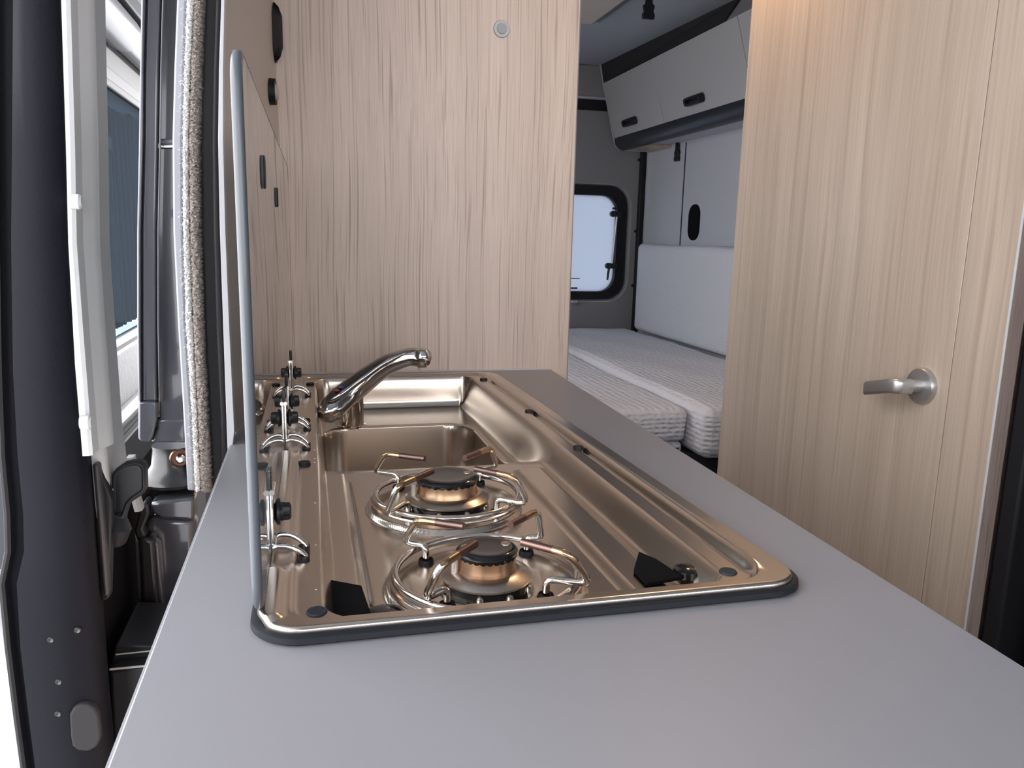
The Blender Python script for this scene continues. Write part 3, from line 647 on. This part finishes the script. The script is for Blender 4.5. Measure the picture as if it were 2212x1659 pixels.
# slab with a cut-out: build as four strips around the opening
def poly3(p, z): return [(x, y, z) for x, y in p]
xr = lambda y: .408+(.0265)*(y-.16)/1.2515
V = [(-.0995, .16), (xr(.16), .16), (xr(.469), .469), (xr(1.333), 1.333), (xr(1.4115), 1.4115), (-.0995, 1.4115), (-.0995, 1.333), (-.0995, .469), (-.032, .469), (.333, .469), (.303, 1.333), (-.032, 1.333)]
F_ = [(0, 1, 2, 9, 8, 7), (7, 8, 11, 6), (9, 2, 3, 10), (6, 11, 10, 3, 4, 5)]
n_ = len(V); v = [(x, y, ZT-.028) for x, y in V]+[(x, y, ZT) for x, y in V]; f = [q[::-1] for q in F_]+[tuple(i+n_ for i in q) for q in F_]
for loop in ((0, 1, 2, 3, 4, 5, 6, 7), (8, 9, 10, 11)):
    for i in range(len(loop)): a, b_ = loop[i], loop[(i+1) % len(loop)]; f.append((a, b_, b_+n_, a+n_))
MB().add(v, f).build('slab', 'top', wt, bevel=.0012, seg=2)
MB().box((-.04, 1.4095, ZT), (.434, 1.4125, ZT+.0022)).build('back_bead', 'edge_white', wt)
MB().prism([(-.0995, .16, ZT-.0275), (-.0995, 1.41, ZT-.0275), (-.0995, 1.41, ZT-.001), (-.0995, .16, ZT-.001)], 0, (-.0012, 0, 0)).build('edge_band', 'top_edge', wt)
MB().prism([(xr(.16), .16, ZT-.0275), (xr(1.41), 1.41, ZT-.0275), (xr(1.41), 1.41, ZT-.001), (xr(.16), .16, ZT-.001)], 0, (.0012, 0, 0)).build('edge_band', 'top_edge', wt)
kc = empty('kitchen_cabinet', (.16, .8, 0), 'base cabinet under the grey worktop, seen only along its edge', 'cabinet')
MB().box((-.075, .20, .05), (.39, 1.41, .45)).build('carcass', 'wood', kc)
MB().box((-.075, .20, .45), (-.06, 1.41, ZT-.0285)).build('side_panel', 'wood', kc)
MB().box((.375, .20, .45), (.39, 1.41, ZT-.0285)).build('side_panel', 'wood', kc)
MB().box((-.06, .20, .45), (.375, .215, ZT-.0285)).build('side_panel', 'wood', kc)
# ================================================================== SINK AND HOB
hu = empty('sink_hob_unit', (.15, .9, ZT), 'steel sink and two-burner hob unit with upright glass lid', 'sink and hob')
X0, X1, HY0, HY1, HR = -.040, .342, .460, 1.342, .030
tap_ = lambda x, y: x-(x-X0)/(X1-X0)*.031*np.clip((y-.49)/.835, -.1, 1.1)
def sdrr(x, y, x0, y0, x1, y1, r):
    cx, cy = (x0+x1)/2, (y0+y1)/2; qx = np.abs(x-cx)-(x1-x0)/2+r; qy = np.abs(y-cy)-(y1-y0)/2+r
    return np.hypot(np.maximum(qx, 0), np.maximum(qy, 0))+np.minimum(np.maximum(qx, qy), 0)-r
def sm(a, b_, t): t = np.clip((t-a)/(b_-a), 0, 1); return t*t*(3-2*t)
B1 = (.1215, .722); B2 = (.1215, .541)
def hz(x, y):
    """height of the pressed steel above the worktop"""
    z = np.full_like(x, .0105)
    # narrow groove and land inside the rim
    d = sdrr(x, y, -.020, .471, .316, 1.332, .022)
    z -= .0035*sm(0, .004, -d)*(1-sm(.30, .308, -(x-.316)-0*(y)) )*0
    z -= .0030*sm(.0, .004, -d)
    # groove along the right edge
    g = np.exp(-((x-.3115)/.0032)**2)*sm(.48, .50, y)*(1-sm(1.25, 1.30, y)); z -= .0045*g
    z += .0020*np.exp(-((x-.3205)/.003)**2)*sm(.48, .50, y)*(1-sm(1.28, 1.32, y))
    # hinge ledge: low plateau with rounded corners between the hinges
    zl = np.zeros_like(x)
    for (ya, yb) in ((.47, .555), (.605, .865), (.915, .960), (1.005, 1.170), (1.215, 1.33)):
        dl = sdrr(x, y, -.060, ya, -.0215, yb, .010); zl = np.maximum(zl, sm(0, .007, -dl))
    z += .0035*zl
    # the pan
    fl = -.012+(-.044+.012)*sm(.84, .98, y)           # burner floor, lower drainer around the bowl
    wL = .010; dp = sdrr(x, y, .000, .4725, .291, 1.322, .028)
    wall = sm(0, .011, -dp)
    wall = np.where((y > 1.26) & (x < .27), 1-np.sqrt(1-np.clip(-dp/.0066, 0, 1)**2), wall)
    rw = sm(.0, .026, .291-x)                          # the right flank slopes more gently
    wall = np.minimum(wall, rw)
    zp = fl.copy()
    # strip left of the burners, edged by a fine crease
    left = (1-sm(.026, .031, x))*(1-sm(.835, .85, y)); zp += .0030*left
    zp -= .0018*np.exp(-((x-.0335)/.0022)**2)*(1-sm(.80, .83, y))
    zp += .0015*np.exp(-((x-.0150)/.003)**2)*(1-sm(.80, .84, y))*0
    # raised strip right of the burners, valley beyond it
    en = 1-sm(.815, .835, y)
    zp += .0055*sm(.218, .228, x)*(1-sm(.250, .266, x))*en
    zp -= .0040*sm(.262, .272, x)*(1-sm(.93, 1.0, y))
    # raised discs under the burners
    for bx, by in (B1, B2):
        r = np.hypot(x-bx, y-by); zp += .0050*(1-sm(.0735, .0765, r))
        zp -= .003*(1-sm(.030, .044, r))
    # bowl
    db = sdrr(x, y, .010, .857, .250, 1.178, .045)
    zp += .0025*np.exp(-((db-.006)/.004)**2)*sm(.9, 1.0, y)
    s_ = -db; zb = np.maximum(fl-.0-.006*sm(0, .004, s_)-s_*11.0*(s_ > 0), -.135+.022-np.sqrt(np.maximum(.022**2-np.clip(.036-s_, 0, .022)**2, 0)))
    front = (y < .93)
    zp = np.where(db < 0, zb, zp)
    z = z+(zp-z)*wall
    # dimples beside the corner buffers
    return z
nx, ny = 300, 640
def dense(a, b_, n_, zones): return np.unique(np.round(np.concatenate([np.linspace(a, b_, n_)]+[np.arange(p, q, .0004) for p, q in zones]), 5))
us = dense(X0, X1, 260, [(-.002, .015), (.243, .254), (.026, .038), (.262, .292)]); vs = dense(HY0, HY1, 560, [(.470, .486), (.853, .868), (1.168, 1.182), (1.308, 1.334)])
nx, ny = len(us), len(vs)
U, Vv = np.meshgrid(us, vs)
# pull outer grid on the rounded outline
d = sdrr(U, Vv, X0, HY0, X1, HY1, HR)
cxs = np.clip(U, X0+HR, X1-HR); cys = np.clip(Vv, HY0+HR, HY1-HR); ddx, ddy = U-cxs, Vv-cys; rr = np.hypot(ddx, ddy)
mx_ = np.maximum(np.abs(ddx), np.abs(ddy)); k = np.where((rr > 1e-9) & (np.abs(ddx) > 1e-9) & (np.abs(ddy) > 1e-9), mx_/np.maximum(rr, 1e-9), 1)
U2 = cxs+ddx*k; V2 = cys+ddy*k
Z = hz(U2, V2); dd = sdrr(U2, V2, X0, HY0, X1, HY1, HR)
Z = Z-.0035*sm(-.0028, 0, dd)**2
Xw = tap_(U2, V2); pts = np.stack([Xw, V2, Z+ZT], -1).reshape(-1, 3)
idx = np.arange(nx*ny).reshape(ny, nx)
quads = np.stack([idx[:-1, :-1], idx[:-1, 1:], idx[1:, 1:], idx[1:, :-1]], -1).reshape(-1, 4)
base = np.array(hu.location)
me = bpy.data.meshes.new('steel_pan'); me.vertices.add(len(pts)); me.vertices.foreach_set('co', (pts-base).ravel())
me.loops.add(quads.size); me.loops.foreach_set('vertex_index', quads.ravel().astype(np.int32))
me.polygons.add(len(quads)); me.polygons.foreach_set('loop_start', np.arange(0, quads.size, 4, dtype=np.int32)); me.polygons.foreach_set('use_smooth', np.ones(len(quads), dtype=bool))
me.update(calc_edges=True); me.validate(); me.materials.append(M['steel'])
pan = bpy.data.objects.new('steel_pan', me); C.objects.link(pan); pan.parent = hu
sol = pan.modifiers.new('sheet', 'SOLIDIFY'); sol.thickness = .0008; sol.offset = -1
def hzp(x, y): # x in real coordinates
    u = x
    for _ in range(4): u = x+(u-X0)/(X1-X0)*.031*min(max((y-.49)/.835, -.1), 1.1)
    return float(hz(np.array([u]), np.array([y]))[0])+ZT
# seal under the rim
def hob_outline(off, z): return [(float(tap_(np.array([x]), np.array([y]))[0]), y, z) for x, y in rrect(X0-off, HY0-off, X1+off, HY1+off, HR+off, 10)]
MB().loft([hob_outline(.0028, ZT+.0005), hob_outline(.0045, ZT+.002), hob_outline(.004, ZT+.0055), hob_outline(.0005, ZT+.0070), hob_outline(-.006, ZT+.0070), hob_outline(-.006, ZT+.0005), hob_outline(.0028, ZT+.0005)], True, False).build('rim_seal', 'rubber_seal', hu, smooth=True, angle=40)
# rubber buffers
for (x, y, r) in ((-.003, .486, .0068), (.294, .490, .0066), (.295, .838, .0065), (.289, 1.033, .0065), (.276, 1.279, .0065), (-.009, 1.272, .0065), (-.014, 1.021, .0060), (-.014, .824, .0068)):
    z = hzp(x, y); MB().lathe((x, y, z-.001), [(0, 0), (r, 0), (r*1.02, .0012), (r*.9, .0038 if y > .6 else .0022), (r*.6, .0036 if y > .6 else .0021), (0, .0033 if y > .6 else .002)], 24).build('rubber_buffer', 'rubber' if y > .6 else 'puck', hu, smooth=True, angle=50)
# small bright dimples along the left flank
for y in (.52, .60, .70, .83, .845, .88, .93, .97, 1.13, 1.17):
    MB().lathe((-.003, y, hzp(-.003, y)-.0006), [(.0014, 0), (.001, .0008), (0, .001)], 8).build('rivet', 'wire', hu, smooth=True)
# corner clips (dark plates in the front corners)
def clip(pp, z): return MB().prism([(x, y, z) for x, y in pp], 2, (0, 0, .003)).build('corner_clip', 'matte_black', hu, bevel=.0006)
clip([(.006, .563), (.029, .548), (.033, .500), (.006, .500)], hzp(.015, .53)+.0005)
clip([(.236, .530), (.254, .562), (.262, .545), (.268, .510), (.236, .505)], hzp(.24, .53)+.0008)
MB().lathe((.043, .505, hzp(.05, .51)-.002), [(0, 0), (.018, 0), (.017, .005), (.010, .008), (0, .008)], 24).build('valve_cover', 'enamel', hu, smooth=True, angle=50)
MB().lathe((.277, .520, hzp(.277, .52)-.002), [(0, 0), (.012, 0), (.011, .005), (.006, .007), (0, .007)], 24).build('valve_cover', 'enamel', hu, smooth=True, angle=50)
# drain
MB().lathe((.13, 1.02, ZT-.1345), [(0, .0), (.028, .0), (.030, .002), (.024, .003), (.018, .001), (0, .001)], 32).build('drain', 'chrome', hu, smooth=True, angle=50)
# burners
def burner(c, rt, rc, s):
    z = hzp(c[0]+.02, c[1]); bx, by = c; x = bx; y = by
    z = ZT-.012+.002
    b_ = MB().lathe((x, y, z), [(0, -.001), (rt*.96, -.001), (rt*.97, .0062), (rt*.90, .0075), (0, .0075)], 48).build('burner', 'enamel', hu, smooth=True, angle=40)
    MB().lathe((x, y, z+.0055), [(0, 0), (rt*.92, .000), (rt, .002), (rt*1.01, .0036), (rt*.97, .0044), (rc*1.22, .0070), (rc*1.05, .0082), (0, .0082)], 64).build('tray', 'burner_tray', b_, smooth=True, angle=40)
    rows = []; N = 144
    for (r, h, e) in ((rc*1.04, -.004, 0), (rc*1.05, -.001, 0), (rc*1.0, .002, 0), (rc*1.0, .0125, 0), (rc*1.0, .0150, 1), (rc*.8, .0155, 0)):
        rows.append([(x+r*math.cos(a), y+r*math.sin(a), z+.0145+h*.9+(e*.0012*(abs(math.sin(a*18))**.7-.8))) for a in np.linspace(0, 2*math.pi, N, endpoint=False)])
    MB().loft(rows).build('burner_ring', 'brass', b_, smooth=True, angle=40)
    cpb = MB()
    cpb.loft([[(x+rc*1.045*math.cos(a), y+rc*1.045*math.sin(a), z+.0272) for a in np.linspace(0, 2*math.pi, 216, endpoint=False)],
              [(x+rc*1.05*math.cos(a), y+rc*1.05*math.sin(a), z+.0256-.0015*abs(math.sin(a*14))**.6) for a in np.linspace(0, 2*math.pi, 216, endpoint=False)],
              [(x+rc*.97*math.cos(a), y+rc*.97*math.sin(a), z+.0256-.0015*abs(math.sin(a*14))**.6) for a in np.linspace(0, 2*math.pi, 216, endpoint=False)]], True, False)
    cpb.lathe((x, y, z+.0262), [(0, 0), (rc*.98, 0), (rc*1.06, .0006), (rc*1.08, .002), (rc*1.0, .0038), (rc*.86, .0048), (rc*.70, .0040), (rc*.3, .0036), (0, .0036)], 64).build('cap', 'enamel', b_, smooth=True, angle=60)
    for sx_ in (-1, 1):
        MB().lathe((x+sx_*rc*.72, y+rc*.15, z+.0295), [(0, 0), (.0042, 0), (.0040, .0012), (.0020, .0018), (0, .0019)], 16).build('rivet', 'burner_tray', b_, smooth=True, angle=50)
    MB().tube([(x-rc*1.16, y-rc*.1, z+.012), (x-rc*1.16, y-rc*.1, z+.0235)], .0026, 12).build('igniter', mat('igniter_ceramic', (.5, .45, .42), .25, .5), b_, smooth=True, angle=40)
    for a in (-110, -72, -35, 200):
        a = math.radians(a); MB().lathe((x+rt*.985*math.cos(a), y+rt*.985*math.sin(a), z+.002), [(.0026, -.002), (.0030, .0005), (.0024, .003), (.001, .0038)], 10).build('mount_screw', 'wire', b_, smooth=True)
burner(B1, .0405, .0285, 1); burner(B2, .0340, .0215, 1)
def support(c, R, feet, arms):
    zb = ZT-.007; zr = ZT+.0015
    r0 = MB().torus((c[0], c[1], zr), R, .0026, 96, 10).build('pan_support', 'wire', hu, smooth=True)
    MB().torus((c[0], c[1], zr-.0035), R+.0036, .0016, 96, 8).build('lower_ring', 'wire', r0, smooth=True)
    for (ft, low, el_, tip) in arms:
        P = lambda q: np.array([c[0]+q[0], c[1]+q[1], q[2]])
        Rr = .0028; pl = fillet([P((ft[0], ft[1], zb)), P((ft[0]*1.0, ft[1]*1.0, zr+.006)), P((low[0], low[1], zr+.0045)), P((el_[0], el_[1], ZT+.0345)), P((tip[0], tip[1], ZT+.0355))], .009, 6)
        pl = np.array(pl); seg_ = np.r_[0, np.cumsum(np.linalg.norm(np.diff(pl, axis=0), axis=1))]; L_ = seg_[-1]
        def cutp(a, b_):
            tt = np.linspace(a*L_, b_*L_, 30); return [np.array([np.interp(t, seg_, pl[:, k_]) for k_ in range(3)]) for t in tt]
        arm = MB().tube(cutp(0, .60), Rr, 10).build('support_arm', 'wire', r0, smooth=True, angle=50)
        MB().tube(cutp(.597, .78), Rr+.00003, 10).build('support_arm', 'straw', r0, smooth=True, angle=50)
        MB().tube(cutp(.777, 1), Rr+.00006, 10).build('support_arm', 'scorched', r0, smooth=True, angle=50)
        MB().lathe((c[0]+ft[0], c[1]+ft[1], zb-.0015), [(0, 0), (.0062, 0), (.0064, .002), (.0056, .0045), (.0050, .0030), (.0026, .0032), (0, .0032)], 20).build('grommet', 'rubber', r0, smooth=True, angle=50)
def arms(Rf, Rl, Re, Rt, degs, el_off):
    out = []
    for (d0, d1, d2, d3) in degs:
        q = [(R_*math.cos(math.radians(a)), R_*math.sin(math.radians(a))) for R_, a in zip((Rf, Rl, Re, Rt), (d0, d1, d2, d3))]
        out.append(q)
    return out
# foot, outer elbow, upper elbow, tip measured for each arm (relative to the burner centre)
A1 = [((-.042, .050), (-.0645, .070), (-.057, .034), (-.021, .007)),
      ((.042, .050), (.0645, .066), (.052, .040), (.017, .002)),
      ((.040, -.040), (.066, -.056), (.052, -.062), (.020, -.034)),
      ((-.042, -.032), (-.064, -.060), (-.056, -.070), (-.020, -.034))]
A2 = [((-.040, .042), (-.056, .055), (-.049, .028), (-.017, .005)),
      ((.043, .044), (.055, .042), (.048, .031), (.018, .001)),
      ((.036, -.036), (.066, -.047), (.046, -.058), (.018, -.032)),
      ((-.036, -.036), (-.054, -.048), (-.045, -.060), (-.015, -.029))]
support(B1, .0690, None, A1); support(B2, .0680, None, A2)
# glass lid
gl = MB(); GX = -.0383; T = .0062
o_ = [(y, z) for y, z in rrect(.474, .9125, 1.325, 1.248, .020, 8)]
go = rrect(.4755, .9140, 1.3235, 1.2465, .019, 8)
gl.loft([[(GX-T/2, y, z) for y, z in go], [(GX-T/2+.0015, y, z) for y, z in o_], [(GX+T/2-.0015, y, z) for y, z in o_], [(GX+T/2, y, z) for y, z in go]])
lid = gl.build('glass_lid', 'glass', hu); lid['label'] = 'clear glass lid standing upright on four hinges'
# frosted ground edge of the near side
fe = []
for (y, z) in [(q[0], q[1]) for q in o_]:
    pass
edge = [p for p in o_]
em = MB(); rows = []
for (y, z) in edge+[edge[0]]:
    cy, cz = .906, 1.09; n2 = np.array([np.clip(y, .494, 1.305)-y, np.clip(z, .9325, 1.228)-z]); L_ = np.linalg.norm(n2); n2 = n2/(L_+1e-9)
    rows.append([(GX-T/2-.0002, y+n2[0]*.0022, z+n2[1]*.0022), (GX-T/2+.0009, y-n2[0]*.0004, z-n2[1]*.0004), (GX, y-n2[0]*.0010, z-n2[1]*.0010), (GX+T/2-.0009, y-n2[0]*.0004, z-n2[1]*.0004), (GX+T/2+.0002, y+n2[0]*.0022, z+n2[1]*.0022)])
em.loft(rows, False, False).build('ground_edge', mat('frosted_glass_edge', (.085, .095, .108), .4, 0, Coat_Weight=.2), lid, smooth=True, angle=60)
xf = GX+T/2
def lidspot(px, py): return at(px, py, 0, xf)
for (pxa, pya, pyb, wd) in ((568, 337, 407, .0065), (597, 406, 447, .006)):
    a = lidspot(pxa, pya); b_ = lidspot(pxa, pyb); c = (a+b_)/2; hh = abs(a[2]-b_[2])/2
    MB().prism([(xf, y, z) for y, z in rrect(c[1]-hh*.8, c[2]-hh, c[1]+hh*.8, c[2]+hh, hh*.7, 6)], 0, (.0018, 0, 0)).build('lid_buffer', 'rubber', lid, bevel=.0008)
# hinges
def hinge(y, s=1.0):
    hx = empty('hinge_bracket', (xf, y, ZT+.01), parent=hu)
    x = xf+.0004
    # upright strap on the glass with a rolled end
    MB().box((x, y-.011, .918), (x+.0024, y+.011, .960)).build('strap', 'chrome', hx, bevel=.0008)
    MB().box((x-.0002, y-.008, .960), (x+.0015, y+.008, .975)).build('strap_tip', 'enamel', hx, bevel=.0006)
    MB().tube([(x+.0014, y-.0115, .9605), (x+.0014, y+.0115, .9605)], .0022, 10).build('pin', 'chrome', hx, smooth=True, angle=50)
    MB().tube([(x+.0014, y-.0115, .9185), (x+.0014, y+.0115, .9185)], .0024, 10).build('pin', 'chrome', hx, smooth=True, angle=50)
    # knob screwed through the glass
    kn = []
    for (h, r) in ((.0024, .0060), (.0045, .0100), (.0065, .0100), (.0068, .0070), (.0085, .0070)):
        kn.append([(x+h, y+r*math.cos(a), .942+r*math.sin(a)) for a in np.linspace(0, 2*math.pi, 24, endpoint=False)])
    for (h, r) in ((.0085, .0066), (.0135, .0062), (.0145, .0045)):
        kn.append([(x+h, y+r*(1+.10*math.cos(a*8))*math.cos(a), .942+r*(1+.10*math.cos(a*8))*math.sin(a)) for a in np.linspace(0, 2*math.pi, 24, endpoint=False)])
    MB().loft(kn).build('knob', 'plastic', hx, smooth=True, angle=40)
    # two curved legs down into the black socket
    for sy in (-1, 1):
        pl = smooth_pts([(x+.0014, y+sy*.0115, .918), (x+.007, y+sy*.012, .9195), (x+.015, y+sy*.012, .9175), (x+.022, y+sy*.011, .912), (x+.0250, y+sy*.010, .9065)], 6)
        MB().tube(pl, .0024, 10).build('leg', 'chrome', hx, smooth=True, angle=60)
    MB().prism([(xx, yy, ZT+.0065) for xx, yy in rrect(-.0165, y-.017, -.0075, y+.016, .003, 4)], 2, (0, 0, .0028)).build('socket', 'rubber', hx, bevel=.001)
for y in (.585, .895, .985, 1.19): hinge(y)
# ================================================================== TAP
tp = empty('tap', (.05, 1.19, ZT-.044), 'chrome swivel tap with lever bent over the sink bowl', 'tap')
MB().lathe((.052, 1.197, ZT-.045), [(0, 0), (.0215, 0), (.0215, .003), (.0185, .004), (.0185, .050), (0, .050)], 40).build('base', 'chrome', tp, smooth=True, angle=30)
path = smooth_pts([(.0065, 1.143, .884), (.024, 1.155, .895), (.046, 1.170, .911), (.072, 1.173, .931), (.098, 1.168, .951), (.122, 1.16, .9635), (.140, 1.155, .968), (.1535, 1.150, .966)], 6)
rr_ = np.interp(np.linspace(0, 1, len(path)), [0, .04, .12, .3, .5, .75, .9, 1], [.010, .0160, .0195, .0185, .0165, .0140, .0140, .0130])
MB().tube(path, rr_, 28).build('spout', 'chrome_dark', tp, smooth=True, angle=60)
MB().lathe((.1540, 1.150, .9555), [(0, 0), (.0085, 0), (.0115, .002), (.0135, .008), (.0150, .013), (.0138, .020), (.009, .0255), (0, .0275)], 32).build('spout_head', 'chrome', tp, smooth=True, angle=60)
MB().lathe((.1540, 1.150, .9535), [(0, 0), (.007, 0), (.0078, .001), (.0078, .003), (0, .003)], 24).build('aerator', 'chrome_dark', tp, smooth=True, angle=40)
lp = smooth_pts([(.0145, 1.135, .9095), (.030, 1.143, .9185), (.050, 1.148, .932), (.078, 1.150, .9515), (.103, 1.149, .967), (.128, 1.148, .9765)], 5)
rl = np.interp(np.linspace(0, 1, len(lp)), [0, .05, .2, .5, .8, 1], [.003, .0095, .0145, .0150, .0115, .003])
MB().tube(lp, rl, 20, flat=.50).build('lever', 'lever_reflection_chrome', tp, smooth=True, angle=60)
MB().torus((0, 0, 0), .0181, .0006, 40, 6)
mk = [(.0295, 1.1320, .9225)]
MB().lathe((.0285, 1.135, .9245), [(0, -.001), (.0040, -.001), (.0040, .0006), (0, .0008)], 16).build('hot_mark', 'red', tp, smooth=True, angle=50)
MB().lathe((.0345, 1.137, .9285), [(0, -.001), (.0036, -.001), (.0036, .0006), (0, .0008)], 16).build('cold_mark', 'blue', tp, smooth=True, angle=50)
# ================================================================== fittings on the left lining
def hit_wall(px, py):
    d = MR.T @ np.array([(px-1106)/FPX, -(py-829.5)/FPX, 1.0])
    t = 1.0
    for _ in range(60):
        p = CAM+d*t; e = p[0]-wall_x(p[1], p[2]); p2 = CAM+d*(t+1e-4); e2 = p2[0]-wall_x(p2[1], p2[2]); t -= e/((e2-e)/1e-4)
    return CAM+d*t
c = hit_wall(583, 198)
rs = empty('round_switch', c, 'round black-rimmed switch on the beige side lining', 'switch')
wn_ = np.array([1, -(wall_x(1.4, c[2])-wall_x(.95, c[2]))/.45, 0]); wn_ /= np.linalg.norm(wn_); wt_ = np.array([-wn_[1], wn_[0], 0])
def disc(r, d0, d1, name, m):
    rows = [[c+wt_*(q*math.cos(a))+np.array([0, 0, q*math.sin(a)])+wn_*h for a in np.linspace(0, 2*math.pi, 28, endpoint=False)] for q, h in ((r, d0), (r*.97, d1))]
    MB().loft(rows).build(name, m, rs, smooth=True, angle=30)
disc(.020, -.001, .009, 'rim', 'rubber'); disc(.0125, .009, .012, 'button', 'side')
c2 = hit_wall(601, 60)
vb = empty('lamp_case', (c2[0], c2[1], 1.40), 'black plastic lamp case high in the corner by the partition', 'lamp case')
yv0, yv1 = c2[1]-.085, min(c2[1]+.03, 1.40)
bt = at(600, 130, 1, yv0)[2]; tpz = at(600, 2, 1, yv0)[2]
def vrow(z, k0, k1, pr):
    return [(wall_x(yv0, z), yv0+k0, z), (wall_x(yv0, z)+pr*.7, yv0+k0+.006, z), (wall_x(yv1, z)+pr, (yv0+yv1)/2, z), (wall_x(yv1, z)+pr*.8, yv1, z), (wall_x(yv1, z)-.002, yv1, z)]
MB().loft([vrow(bt, .02, 0, .004), vrow(bt+.008, .01, 0, .010), vrow(bt+.022, 0, 0, .014), vrow(tpz-.02, 0, 0, .014), vrow(tpz-.006, .008, 0, .009), vrow(tpz, .02, 0, .003)]).build('cover', 'plastic', vb, bevel=.002)
print('cover', yv0, yv1, bt, tpz)
